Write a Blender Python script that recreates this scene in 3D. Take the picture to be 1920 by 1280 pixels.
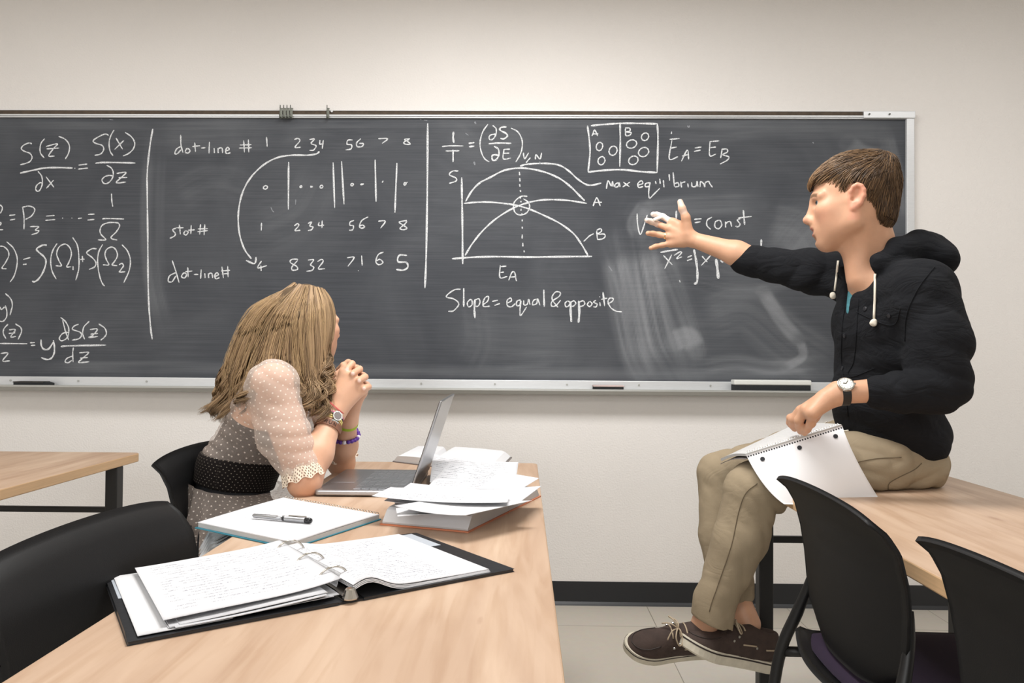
import bpy, bmesh, math, random
import numpy as np
from mathutils import Vector, Matrix

for _o in list(bpy.data.objects):
    bpy.data.objects.remove(_o, do_unlink=True)
scene = bpy.context.scene
COL = scene.collection
random.seed(7)
RNG = np.random.default_rng(11)

# ---------------------------------------------------------------- camera
F, YAW, PIT, ROLL, CAM_H, WALL_Y = 1350.0, .0154, .0155, .0069, 1.108, 3.20
FW = np.array([-math.sin(YAW)*math.cos(PIT), math.cos(YAW)*math.cos(PIT), math.sin(PIT)])
_r0 = np.array([math.cos(YAW), math.sin(YAW), 0.0]); _u0 = np.cross(_r0, FW)
RT = math.cos(ROLL)*_r0 + math.sin(ROLL)*_u0
UP = np.cross(RT, FW)
CAM = np.array([0, 0, CAM_H])
cam_data = bpy.data.cameras.new('camera'); cam = bpy.data.objects.new('camera', cam_data)
COL.objects.link(cam)
cam_data.sensor_width = 36.0; cam_data.lens = F/1920*36.0
cam_data.clip_start = 0.02
cam.matrix_world = Matrix(((RT[0], UP[0], -FW[0], 0), (RT[1], UP[1], -FW[1], 0), (RT[2], UP[2], -FW[2], CAM_H), (0, 0, 0, 1)))
scene.camera = cam

# ---------------------------------------------------------------- light and exposure
scene.view_settings.view_transform = 'Standard'; scene.view_settings.look = 'None'
scene.view_settings.gamma = 1.0; scene.view_settings.use_curve_mapping = False
scene.view_settings.exposure = 0.24
world = bpy.data.worlds.new('world'); scene.world = world; world.use_nodes = True
world.node_tree.nodes['Background'].inputs[0].default_value = (.95, .97, 1, 1)
world.node_tree.nodes['Background'].inputs[1].default_value = 0.10

def area(name, loc, rot, sx, sy, power, col=(1, 1, 1)):
    d = bpy.data.lights.new(name, 'AREA'); d.shape = 'RECTANGLE'; d.size = sx; d.size_y = sy
    d.energy = power; d.color = col
    o = bpy.data.objects.new(name, d); COL.objects.link(o); o.location = loc; o.rotation_euler = rot
    return o
# two rows of ceiling fixtures and the daylight of the windows behind the photographer
for _x, _p in ((-2.1, 14), (0.0, 44), (2.1, 12)):
    area('ceiling_fixture', (_x, 1.75, 2.73), (0, 0, 0), 1.2, .6, _p, (1, .99, .975))
for _x, _p in ((-1.9, 8), (0.0, 16), (1.9, 8)):
    area('ceiling_fixture', (_x, -.9, 2.73), (0, 0, 0), 1.2, .6, _p, (1, .99, .975))
area('window_daylight', (-1.2, -2.55, 1.75), (math.radians(84), 0, math.radians(-14)), 2.8, 1.5, 46, (.96, .985, 1))

# ---------------------------------------------------------------- pixel helpers (points on planes of the room)
def ray(x, y): return FW + (x-960)/F*RT - (y-640)/F*UP
def PY(x, y, Y): d = ray(x, y); return CAM + d*(Y/d[1])
def PZ(x, y, z): d = ray(x, y); return CAM + d*((z-CAM_H)/d[2])

# ---------------------------------------------------------------- materials
def lin(c):
    c = np.array(c, float)/255.0
    return tuple(np.where(c <= .04045, c/12.92, ((c+.055)/1.055)**2.4))
def newmat(name):
    m = bpy.data.materials.new(name); m.use_nodes = True
    return m, m.node_tree, m.node_tree.nodes['Principled BSDF']
def N(nt, t, **kw):
    n = nt.nodes.new(t)
    for k, v in kw.items():
        if k.startswith('i_'): n.inputs[k[2:].replace('_', ' ')].default_value = v
        else: setattr(n, k, v)
    return n
def L(nt, a, ao, b, bi): nt.links.new(a.outputs[ao], b.inputs[bi])
def mat(name, rgb, rough=.5, metal=0., var=0., vscale=20., bump=0., bscale=200., coat=0., spec=.5, stretch=None, coord='Object'):
    m, nt, b = newmat(name)
    c = lin(rgb)
    b.inputs['Base Color'].default_value = (*c, 1); b.inputs['Roughness'].default_value = rough
    b.inputs['Metallic'].default_value = metal; b.inputs['Specular IOR Level'].default_value = spec
    if coat: b.inputs['Coat Weight'].default_value = coat
    if var or bump:
        tc = N(nt, 'ShaderNodeTexCoord'); src = tc; so = coord
        if stretch:
            mp = N(nt, 'ShaderNodeMapping'); mp.inputs['Scale'].default_value = stretch
            L(nt, tc, coord, mp, 'Vector'); src = mp; so = 'Vector'
        if var:
            n = N(nt, 'ShaderNodeTexNoise', i_Scale=vscale, i_Detail=4.)
            L(nt, src, so, n, 'Vector')
            r = N(nt, 'ShaderNodeMapRange'); r.inputs['From Min'].default_value = .3; r.inputs['From Max'].default_value = .7
            r.inputs['To Min'].default_value = 1-var; r.inputs['To Max'].default_value = 1+var
            L(nt, n, 'Fac', r, 'Value')
            mx = N(nt, 'ShaderNodeVectorMath', operation='SCALE'); mx.inputs[0].default_value = c
            L(nt, r, 'Result', mx, 'Scale'); L(nt, mx, 'Vector', b, 'Base Color')
        if bump:
            n2 = N(nt, 'ShaderNodeTexNoise', i_Scale=bscale, i_Detail=3.)
            L(nt, src, so, n2, 'Vector')
            bp = N(nt, 'ShaderNodeBump'); bp.inputs['Strength'].default_value = bump; bp.inputs['Distance'].default_value = .002
            L(nt, n2, 'Fac', bp, 'Height'); L(nt, bp, 'Normal', b, 'Normal')
    return m
def attr_mat(name, attr='col', rough=.5, bump=0., bscale=300., sss=0., var=0., vscale=60., spec=.5, sheen=0.):
    """surface whose own colour is stored per point (skin tones, dyed strands, chalk dust)"""
    m, nt, b = newmat(name)
    a = N(nt, 'ShaderNodeAttribute', attribute_name=attr)
    b.inputs['Roughness'].default_value = rough; b.inputs['Specular IOR Level'].default_value = spec
    src, so = a, 'Color'
    tc = N(nt, 'ShaderNodeTexCoord')
    if var:
        n = N(nt, 'ShaderNodeTexNoise', i_Scale=vscale, i_Detail=4.); L(nt, tc, 'Object', n, 'Vector')
        r = N(nt, 'ShaderNodeMapRange'); r.inputs['From Min'].default_value = .3; r.inputs['From Max'].default_value = .7
        r.inputs['To Min'].default_value = 1-var; r.inputs['To Max'].default_value = 1+var; L(nt, n, 'Fac', r, 'Value')
        mx = N(nt, 'ShaderNodeVectorMath', operation='SCALE'); L(nt, a, 'Color', mx, 0); L(nt, r, 'Result', mx, 'Scale'); src, so = mx, 'Vector'
    L(nt, src, so, b, 'Base Color')
    if sss:
        b.inputs['Subsurface Weight'].default_value = sss; b.inputs['Subsurface Radius'].default_value = (1, .35, .2); b.inputs['Subsurface Scale'].default_value = .006
    if sheen: b.inputs['Sheen Weight'].default_value = sheen
    if bump:
        n2 = N(nt, 'ShaderNodeTexNoise', i_Scale=bscale, i_Detail=3.); L(nt, tc, 'Object', n2, 'Vector')
        bp = N(nt, 'ShaderNodeBump'); bp.inputs['Strength'].default_value = bump; bp.inputs['Distance'].default_value = .001
        L(nt, n2, 'Fac', bp, 'Height'); L(nt, bp, 'Normal', b, 'Normal')
    return m

# ---------------------------------------------------------------- objects
def empty(name, loc, label=None, cat=None, group=None):
    o = bpy.data.objects.new(name, None); COL.objects.link(o); o.location = [float(v) for v in loc]
    o.empty_display_size = .05
    tag(o, label, cat, group); return o
def tag(o, label=None, cat=None, group=None, kind=None):
    if label: o['label'] = label
    if cat: o['category'] = cat
    if group: o['group'] = group
    if kind: o['kind'] = kind
    return o
def rawobj(name, V, Fc, material, parent=None, smooth=False, origin=None, attrs=None):
    """V in world space; origin (or the parent's place) becomes the local zero"""
    V = np.asarray(V, float)
    base = np.zeros(3)
    if parent is not None:
        p = parent
        while p is not None: base = base + np.array(p.location); p = p.parent
    org = base if origin is None else np.asarray(origin, float)
    me = bpy.data.meshes.new(name)
    if isinstance(Fc, np.ndarray):
        Fc = np.ascontiguousarray(Fc, np.int32); n, k = Fc.shape
        me.vertices.add(len(V)); me.vertices.foreach_set('co', (V-org).astype(np.float32).ravel())
        me.loops.add(n*k); me.loops.foreach_set('vertex_index', Fc.ravel())
        me.polygons.add(n); me.polygons.foreach_set('loop_start', np.arange(0, n*k, k, dtype=np.int32))
        me.update(calc_edges=True); me.validate()
    else:
        me.from_pydata([tuple(v) for v in (V-org)], [], Fc); me.update()
    if attrs:
        for k, (typ, arr) in attrs.items():
            a = me.attributes.new(k, typ, 'POINT')
            key = 'color' if typ == 'FLOAT_COLOR' else ('vector' if typ in ('FLOAT_VECTOR', 'FLOAT2') else 'value')
            a.data.foreach_set(key, np.ascontiguousarray(arr, np.float32).ravel())
    if smooth: me.polygons.foreach_set('use_smooth', np.ones(len(me.polygons), bool))
    if material is not None: me.materials.append(material)
    o = bpy.data.objects.new(name, me); COL.objects.link(o)
    if parent is not None:
        o.parent = parent; o.location = [float(v) for v in (org-base)]
    else: o.location = [float(v) for v in org]
    return o

class MB:
    """collects simple solids into one mesh"""
    def __init__(s): s.v = []; s.f = []
    def add(s, V, Fc):
        n = len(s.v); s.v += [tuple(float(c) for c in p) for p in V]; s.f += [tuple(i+n for i in f) for f in Fc]; return s
    def box(s, lo, hi, rot=None, piv=None):
        lo = np.array(lo, float); hi = np.array(hi, float)
        V = np.array([[x, y, z] for x in (lo[0], hi[0]) for y in (lo[1], hi[1]) for z in (lo[2], hi[2])])
        if rot is not None: V = (V-piv) @ np.array(rot).T + piv
        return s.add(V, [(0, 1, 3, 2), (4, 6, 7, 5), (0, 4, 5, 1), (2, 3, 7, 6), (0, 2, 6, 4), (1, 5, 7, 3)])
    def hexa(s, b, t):
        """b, t: four corners below and above, same winding"""
        return s.add(list(b)+list(t), [(3, 2, 1, 0), (4, 5, 6, 7), (0, 1, 5, 4), (1, 2, 6, 5), (2, 3, 7, 6), (3, 0, 4, 7)])
    def tube(s, pts, rad, n=8, cap=True, flat=1.0, up=None, closed=False):
        pts = np.asarray(pts, float); m = len(pts)
        rad = np.full(m, rad, float) if np.isscalar(rad) else np.asarray(rad, float)
        T = np.gradient(pts, axis=0)
        if closed: T = np.roll(pts, -1, 0)-np.roll(pts, 1, 0)
        T /= np.linalg.norm(T, axis=1)[:, None]+1e-12
        ref = np.array(up if up is not None else ((0, 0, 1) if abs(T[0][2]) < .9 else (1, 0, 0)), float)
        V = []
        a = ref-T[0]*(ref@T[0]); a /= np.linalg.norm(a)
        for i in range(m):
            a = a-T[i]*(a@T[i]); a /= np.linalg.norm(a)+1e-12; b = np.cross(T[i], a)
            for k in range(n):
                th = 2*math.pi*k/n; V.append(pts[i]+rad[i]*(math.cos(th)*a*flat+math.sin(th)*b))
        Fc = []
        for i in range(m if closed else m-1):
            for k in range(n):
                j = (i+1) % m
                Fc.append((i*n+k, i*n+(k+1) % n, j*n+(k+1) % n, j*n+k))
        if cap and not closed: Fc += [tuple(range(n-1, -1, -1)), tuple((m-1)*n+k for k in range(n))]
        return s.add(V, Fc)
    def build(s, name, material, parent=None, smooth=False, origin=None, bevel=0., seg=2):
        o = rawobj(name, np.array(s.v), s.f, material, parent, smooth, origin)
        if bevel:
            md = o.modifiers.new('bevel', 'BEVEL'); md.width = bevel; md.segments = seg; md.limit_method = 'ANGLE'; md.angle_limit = .6
        return o
def prism(pts, z0, z1):
    """vertical prism over an outline"""
    n = len(pts); V = [(p[0], p[1], z0) for p in pts]+[(p[0], p[1], z1) for p in pts]
    return V, [tuple(range(n-1, -1, -1)), tuple(range(n, 2*n))]+[(i, (i+1) % n, n+(i+1) % n, n+i) for i in range(n)]
def roundrect(x0, y0, x1, y1, r, n=6):
    P = []
    for cx, cy, a in ((x1-r, y1-r, 0), (x0+r, y1-r, 90), (x0+r, y0+r, 180), (x1-r, y0+r, 270)):
        for k in range(n+1):
            t = math.radians(a+90*k/n); P.append((cx+r*math.cos(t), cy+r*math.sin(t)))
    return P
def spline(P, n=8):
    P = np.asarray(P, float)
    if len(P) < 3: return P
    Q = np.vstack([2*P[0]-P[1], P, 2*P[-1]-P[-2]]); out = []
    for i in range(1, len(Q)-2):
        for t in np.linspace(0, 1, n, endpoint=False):
            a, b, c, d = Q[i-1], Q[i], Q[i+1], Q[i+2]
            out.append(.5*((2*b)+(c-a)*t+(2*a-5*b+4*c-d)*t*t+(3*b-a-3*c+d)*t**3))
    out.append(P[-1]); return np.array(out)
def gridsurf(Pf, nu, nv, thick=0.0):
    """Pf(u,v)->point; returns verts and quads; with thick>0 a closed slab below the surface"""
    P = np.array([[Pf(i/(nu-1), j/(nv-1)) for j in range(nv)] for i in range(nu)], float)
    return gridmesh(P, thick)
def gridmesh(P, thick=0.0):
    nu, nv = P.shape[:2]
    idx = np.arange(nu*nv).reshape(nu, nv)
    q = [(idx[i, j], idx[i+1, j], idx[i+1, j+1], idx[i, j+1]) for i in range(nu-1) for j in range(nv-1)]
    V = P.reshape(-1, 3)
    if thick:
        du = np.gradient(P, axis=0); dv = np.gradient(P, axis=1)
        nn = np.cross(du, dv); nn /= np.linalg.norm(nn, axis=2)[..., None]+1e-12
        W = (P-nn*thick).reshape(-1, 3); m = nu*nv
        V = np.vstack([V, W])
        q += [tuple(m+i for i in reversed(f)) for f in q]
        ring = [idx[i, 0] for i in range(nu)]+[idx[-1, j] for j in range(1, nv)]+[idx[i, -1] for i in range(nu-2, -1, -1)]+[idx[0, j] for j in range(nv-2, 0, -1)]
        for a, b in zip(ring, ring[1:]+ring[:1]): q.append((a, a+m, b+m, b)[::-1])
    return V, [tuple(int(i) for i in f) for f in q]

# ---------------------------------------------------------------- implicit bodies (one smooth skin from many blended limbs)
class SDF:
    def __init__(s): s.p = []; s.disp = None
    def cone(s, a, b, ra, rb, k=.02, neg=False):
        a = np.asarray(a, float); b = np.asarray(b, float)
        s.p.append(('c', a, b, ra, rb, k, neg, (a+b)/2, np.linalg.norm(b-a)/2+max(ra, rb))); return s
    def chain(s, pts, radii, k=.02):
        for i in range(len(pts)-1): s.cone(pts[i], pts[i+1], radii[i], radii[i+1], k)
        return s
    def ell(s, c, r, R=None, k=.02, neg=False):
        R = np.eye(3) if R is None else np.asarray(R, float)
        c = np.asarray(c, float); r = np.asarray(r, float)
        s.p.append(('e', c, r, R, None, k, neg, c, max(r))); return s
    def box(s, c, h, R=None, rnd=.01, k=.01, neg=False):
        R = np.eye(3) if R is None else np.asarray(R, float)
        c = np.asarray(c, float); h = np.asarray(h, float)
        s.p.append(('b', c, h, R, rnd, k, neg, c, np.linalg.norm(h))); return s
    @staticmethod
    def one(q, P):
        if q[0] == 'c':
            a, b, ra, rb = q[1:5]; ba = b-a; l2 = ba@ba+1e-12
            t = np.clip(((P-a)@ba)/l2, 0, 1)
            return np.linalg.norm(P-a-t[:, None]*ba, axis=1)-(ra+(rb-ra)*t)
        if q[0] == 'e':
            c, r, R = q[1:4]; X = (P-c)@R
            k0 = np.linalg.norm(X/r, axis=1); k1 = np.linalg.norm(X/(r*r), axis=1)
            return np.where(k0 < 1e-6, -min(r), k0*(k0-1)/(k1+1e-12))
        c, h, R, rnd = q[1:5]; X = np.abs((P-c)@R)-(h-rnd)
        return np.linalg.norm(np.maximum(X, 0), axis=1)+np.minimum(X.max(1), 0)-rnd
    def ev(s, P, prims=None, disp=True):
        d = np.full(len(P), 1e3)
        for q in (s.p if prims is None else prims):
            e = SDF.one(q, P); k = q[5]
            if q[6]:
                h = np.maximum(k-np.abs(-e-d), 0)/k; d = np.maximum(d, -e)+h*h*k*.25
            else:
                h = np.maximum(k-np.abs(d-e), 0)/k; d = np.minimum(d, e)-h*h*k*.25
        if disp and s.disp is not None: d = d-s.disp(P)
        return d
    def mesh(s, h=.004, n=28, lo=None, hi=None):
        los = np.min([q[7]-q[8] for q in s.p if not q[6]], axis=0)-.03; his = np.max([q[7]+q[8] for q in s.p if not q[6]], axis=0)+.03
        if lo is not None: los = np.maximum(los, lo)
        if hi is not None: his = np.minimum(his, hi)
        B = n*h; nb = np.ceil((his-los)/B).astype(int)
        bi = np.stack(np.meshgrid(*[np.arange(k) for k in nb], indexing='ij'), -1).reshape(-1, 3)
        ctr = los+(bi+.5)*B; half = B*.5*math.sqrt(3)
        keep = np.abs(s.ev(ctr, disp=False)) < half*1.25+.02
        g = np.arange(n+1); gx = np.stack(np.meshgrid(g, g, g, indexing='ij'), -1).reshape(-1, 3)
        DIM = (nb*n+2).astype(np.int64)
        key = lambda I: (I[:, 0]*DIM[1]+I[:, 1])*DIM[2]+I[:, 2]
        cells = []; pos = []; quads = []
        for b, c in zip(bi[keep], ctr[keep]):
            prims = [q for q in s.p if np.linalg.norm(c-q[7]) < q[8]+half+q[5]+.01]
            if not prims: continue
            base = b*n; P = los+(gx+base)*h
            d = s.ev(P, prims).reshape(n+1, n+1, n+1)
            sg = d < 0
            if sg.all() or not sg.any(): continue
            acc = np.zeros((n, n, n, 3)); cnt = np.zeros((n, n, n))
            for ax in range(3):
                d0 = np.take(d, range(n), ax); d1 = np.take(d, range(1, n+1), ax)
                ch = (d0 < 0) != (d1 < 0)
                t = np.where(ch, d0/(d0-d1+1e-20), 0)
                oth = [a for a in range(3) if a != ax]
                for o1 in (0, 1):
                    for o2 in (0, 1):
                        sl = [slice(None)]*3; sl[oth[0]] = slice(o1, o1+n); sl[oth[1]] = slice(o2, o2+n)
                        m = ch[tuple(sl)]; tt = t[tuple(sl)]
                        off = np.zeros(3); off[oth[0]] = o1; off[oth[1]] = o2
                        acc += m[..., None]*off; acc[..., ax] += m*tt; cnt += m
                sl = [slice(0, n)]*3; e = ch[tuple(sl)]
                I = np.argwhere(e)
                if len(I):
                    flip = (d0[tuple(sl)] < 0)[e]
                    I = I+base; u = np.zeros(3, int); v = np.zeros(3, int); u[(ax+1) % 3] = 1; v[(ax+2) % 3] = 1
                    q = np.stack([key(I), key(I-u), key(I-u-v), key(I-v)], 1)
                    q = np.where(flip[:, None], q, q[:, ::-1]); quads.append(q)
            A = np.argwhere(cnt > 0)
            cells.append(key(A+base)); pos.append(los+(A+base+acc[tuple(A.T)]/cnt[tuple(A.T)][:, None])*h)
        cells = np.concatenate(cells); pos = np.concatenate(pos); quads = np.concatenate(quads)
        order = np.argsort(cells); cells = cells[order]; pos = pos[order]
        ix = np.searchsorted(cells, quads); ix = np.clip(ix, 0, len(cells)-1)
        ok = (cells[ix] == quads).all(1)
        return pos, ix[ok]
def relax(V, Q, it=2, lam=.5):
    for _ in range(it):
        s = np.zeros_like(V); c = np.zeros(len(V))
        for a, b in ((0, 1), (1, 2), (2, 3), (3, 0)):
            np.add.at(s, Q[:, a], V[Q[:, b]]); np.add.at(c, Q[:, a], 1)
            np.add.at(s, Q[:, b], V[Q[:, a]]); np.add.at(c, Q[:, b], 1)
        V = V+lam*(s/np.maximum(c, 1)[:, None]-V)
    return V
def frame_from(x=None, y=None, z=None):
    """rotation whose columns are the given axes (two suffice)"""
    nrm = lambda v: np.asarray(v, float)/np.linalg.norm(v)
    if x is not None and z is not None:
        x = nrm(x); z = np.asarray(z, float); z = nrm(z-x*(z@x)); y = np.cross(z, x)
    elif x is not None and y is not None:
        x = nrm(x); y = np.asarray(y, float); y = nrm(y-x*(y@x)); z = np.cross(x, y)
    return np.stack([x, y, z], 1)
def segd(P, a, b):
    a = np.asarray(a, float); b = np.asarray(b, float); ba = b-a
    t = np.clip(((P-a)@ba)/(ba@ba), 0, 1); return np.linalg.norm(P-a-t[:, None]*ba, axis=1), t
def sstep(a, b, x):
    t = np.clip((x-a)/(b-a), 0, 1); return t*t*(3-2*t)
def noise3(P, s, seed=0):
    """cheap smooth noise from a few warped sines"""
    r = np.random.default_rng(seed); o = np.zeros(len(P))
    for _ in range(5):
        k = r.normal(size=3)*s; o += np.sin(P@k+r.uniform(0, 6.28)+1.3*np.sin(P@(r.normal(size=3)*s*.6)))
    return o/5
# ================================================================ the room
M = {}
def wall_mat():
    m, nt, b = newmat('painted_wall')
    tc = N(nt, 'ShaderNodeTexCoord')
    n = N(nt, 'ShaderNodeTexNoise', i_Scale=130., i_Detail=3.); L(nt, tc, 'Object', n, 'Vector')
    bp = N(nt, 'ShaderNodeBump'); bp.inputs['Strength'].default_value = .45; bp.inputs['Distance'].default_value = .004
    L(nt, n, 'Fac', bp, 'Height'); L(nt, bp, 'Normal', b, 'Normal')
    n2 = N(nt, 'ShaderNodeTexNoise', i_Scale=1.2, i_Detail=3.); L(nt, tc, 'Object', n2, 'Vector')
    r = N(nt, 'ShaderNodeValToRGB'); r.color_ramp.elements[0].position = .3; r.color_ramp.elements[1].position = .7
    r.color_ramp.elements[0].color = (*lin((226, 222, 218)), 1); r.color_ramp.elements[1].color = (*lin((231, 227, 223)), 1)
    L(nt, n2, 'Fac', r, 'Fac'); L(nt, r, 'Color', b, 'Base Color'); b.inputs['Roughness'].default_value = .75
    return m
def floor_mat():
    m, nt, b = newmat('vinyl_floor')
    tc = N(nt, 'ShaderNodeTexCoord')
    br = N(nt, 'ShaderNodeTexBrick', i_Scale=1.0); br.offset = 0.0; br.offset_frequency = 1
    br.inputs['Brick Width'].default_value = .305*2; br.inputs['Row Height'].default_value = .305*2; br.inputs['Mortar Size'].default_value = .0016
    br.inputs['Color1'].default_value = (*lin((192, 186, 176)), 1); br.inputs['Color2'].default_value = (*lin((191, 183, 171)), 1)
    br.inputs['Mortar'].default_value = (*lin((132, 125, 114)), 1)
    mp = N(nt, 'ShaderNodeMapping'); mp.inputs['Location'].default_value = (.06, .1, 0)
    L(nt, tc, 'Object', mp, 'Vector'); L(nt, mp, 'Vector', br, 'Vector')
    n = N(nt, 'ShaderNodeTexNoise', i_Scale=40., i_Detail=5.); L(nt, tc, 'Object', n, 'Vector')
    mx = N(nt, 'ShaderNodeMix', data_type='RGBA', blend_type='MULTIPLY'); mx.inputs[0].default_value = .12
    L(nt, br, 'Color', mx, 6); L(nt, n, 'Color', mx, 7); L(nt, mx, 2, b, 'Base Color')
    b.inputs['Roughness'].default_value = .35
    return m
M['wall'] = wall_mat(); M['floor'] = floor_mat()
M['ceiling'] = mat('ceiling_tile', (226, 224, 218), .9, bump=.3, bscale=120)
M['rubber'] = mat('black_rubber_base', (26, 28, 32), .4)
X0, X1, Y0, Y1, ZC = -3.3, 3.4, -2.8, WALL_Y, 2.76
def struct(name, lo, hi, m):
    o = MB().box(lo, hi).build(name, m); o['kind'] = 'structure'; return o
struct('floor', (X0, Y0, -.1), (X1, Y1, 0), M['floor'])
struct('ceiling', (X0, Y0, ZC), (X1, Y1, ZC+.1), M['ceiling'])
struct('wall_back', (X0-.1, Y1, -.1), (X1+.1, Y1+.1, ZC+.1), M['wall'])
struct('wall_left', (X0-.1, Y0, -.1), (X0, Y1, ZC+.1), M['wall'])
struct('wall_right', (X1, Y0, -.1), (X1+.1, Y1, ZC+.1), M['wall'])
struct('wall_front', (X0-.1, Y0-.1, -.1), (X1+.1, Y0, ZC+.1), M['wall'])
bb = MB()
prof = [(0, 0), (-.018, 0), (-.014, .006), (-.006, .014), (-.004, .09), (-.003, .101), (0, .101)]
V = [(X0, Y1+a, z) for a, z in prof]+[(X1, Y1+a, z) for a, z in prof]
k = len(prof)
bb.add(V, [tuple(range(k)), tuple(range(2*k-1, k-1, -1))]+[(i, k+i, k+(i+1) % k, (i+1) % k) for i in range(k)])
o = bb.build('baseboard_back', M['rubber'], origin=(0, Y1, 0)); o['kind'] = 'structure'

# ================================================================ the chalkboard
YB = WALL_Y-.012                                   # writing surface
BT = PY(800, 222, YB)[2]; BB = PY(800, 711, YB)[2]; BR = PY(1697.5, 400, YB)[0]; BL = -2.95
board = empty('chalkboard', ((BL+BR)/2, WALL_Y, BB), 'long dark slate chalkboard on the wall covered in handwritten physics equations', 'chalkboard')
# chalk dust left by the eraser, stored per point of the slate
nx, nz = 620, 170
gx = np.linspace(BL, BR, nx); gz = np.linspace(BB, BT, nz)
GX, GZ = np.meshgrid(gx, gz, indexing='ij'); PP = np.stack([GX.ravel(), GZ.ravel()], 1)
dust = np.zeros(len(PP))
def smear(pts, w, a, seed=0, streak=1.0, crop=None):
    """one eraser wipe: a soft streaky band along a path (photo coordinates on the board)"""
    global dust
    Q = np.array([PY(x, y, YB)[[0, 2]] for x, y in spline(pts, 6)]); w = w/420.0
    best = np.full(len(PP), 9.); side = np.zeros(len(PP)); along = np.zeros(len(PP)); s0 = 0
    tot = np.sum(np.linalg.norm(np.diff(Q, axis=0), axis=1))
    for p, q in zip(Q[:-1], Q[1:]):
        d = q-p; l = np.linalg.norm(d)+1e-9; d = d/l; n = np.array([-d[1], d[0]])
        t = np.clip((PP-p)@d, 0, l); r = PP-p-t[:, None]*d; dd = np.linalg.norm(r, axis=1)
        m = dd < best; best[m] = dd[m]; side[m] = (r@n)[m]; along[m] = s0+t[m]; s0 += l
    rr = np.random.default_rng(seed); st = np.zeros(len(PP))
    for wl, am in ((.045, .5), (.018, .35), (.007, .25)):
        tab = rr.uniform(-1, 1, (4, 200)); row = along/.35; i0 = np.clip(row.astype(int), 0, 2); fa = np.clip(row-i0, 0, 1)
        q = np.clip(side/wl+100, 0, 198.9); xs = np.arange(200)
        v = np.zeros(len(PP))
        for k in range(3):
            mk = i0 == k
            if mk.any(): v[mk] = np.interp(q[mk], xs, tab[k])*(1-fa[mk])+np.interp(q[mk], xs, tab[k+1])*fa[mk]
        st += am*v
    st = np.clip(.45+.75*st, 0, 1)
    fade = sstep(0, .12*tot+.01, along)*sstep(0, .18*tot+.01, tot-along)*.8+.2
    dust += a*sstep(w, w*.55, best)*(1-streak+streak*st)*fade
smear([(1180, 470), (1195, 560), (1215, 650), (1240, 700)], 62, .30, 1)
smear([(1150, 470), (1175, 540), (1190, 620), (1200, 690)], 34, .20, 2)
smear([(1230, 480), (1262, 560), (1290, 640), (1300, 690)], 40, .15, 3)
smear([(1262, 640), (1290, 632), (1306, 655)], 24, .26, 4, .5)
smear([(1190, 400), (1260, 390), (1330, 384), (1420, 380)], 26, .12, 5)
smear([(1185, 520), (1280, 500), (1400, 520), (1520, 480)], 46, .11, 6)
smear([(1320, 600), (1400, 580), (1480, 640), (1560, 690)], 60, .10, 7)
smear([(1430, 545), (1465, 600), (1500, 640)], 16, .20, 8, .4)
smear([(1500, 640), (1505, 668), (1470, 690)], 10, .18, 9, .5)
smear([(1310, 690), (1380, 680), (1450, 690), (1540, 680)], 20, .16, 10)
smear([(1210, 385), (1190, 420), (1200, 440)], 18, .22, 11, .6)
smear([(1440, 420), (1500, 440), (1540, 520)], 60, .09, 12)
smear([(1240, 240), (1340, 246), (1450, 236), (1600, 240), (1690, 250)], 28, .08, 13)
smear([(1590, 270), (1620, 290), (1660, 300)], 22, .18, 14, .5)
smear([(1660, 250), (1680, 330), (1690, 420)], 18, .14, 15)
smear([(290, 280), (285, 400), (290, 520), (310, 610)], 26, .12, 16)
smear([(330, 370), (400, 340), (480, 360)], 40, .06, 17)
smear([(520, 250), (580, 240), (650, 260), (760, 240)], 30, .07, 18)
smear([(300, 262), (420, 250), (520, 250)], 40, .06, 21)
smear([(600, 330), (560, 400), (480, 440)], 60, .05, 22)
smear([(0, 690), (200, 688), (400, 690), (800, 695), (1200, 700), (1690, 702)], 14, .10, 19)
smear([(0, 233), (300, 236), (700, 232), (1100, 230), (1690, 236)], 9, .13, 20)
smear([(860, 620), (950, 640), (1100, 650)], 60, .05, 23)
smear([(880, 690), (900, 640), (890, 560)], 40, .05, 24)
smear([(940, 680), (1040, 670)], 18, .06, 25)
smear([(830, 260), (900, 300), (1000, 280)], 60, .05, 26)
smear([(780, 400), (900, 420), (1060, 450)], 80, .04, 27)
smear([(1480, 480), (1530, 430), (1600, 470)], 70, .08, 28)
dust = np.clip(dust, 0, .6)
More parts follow.
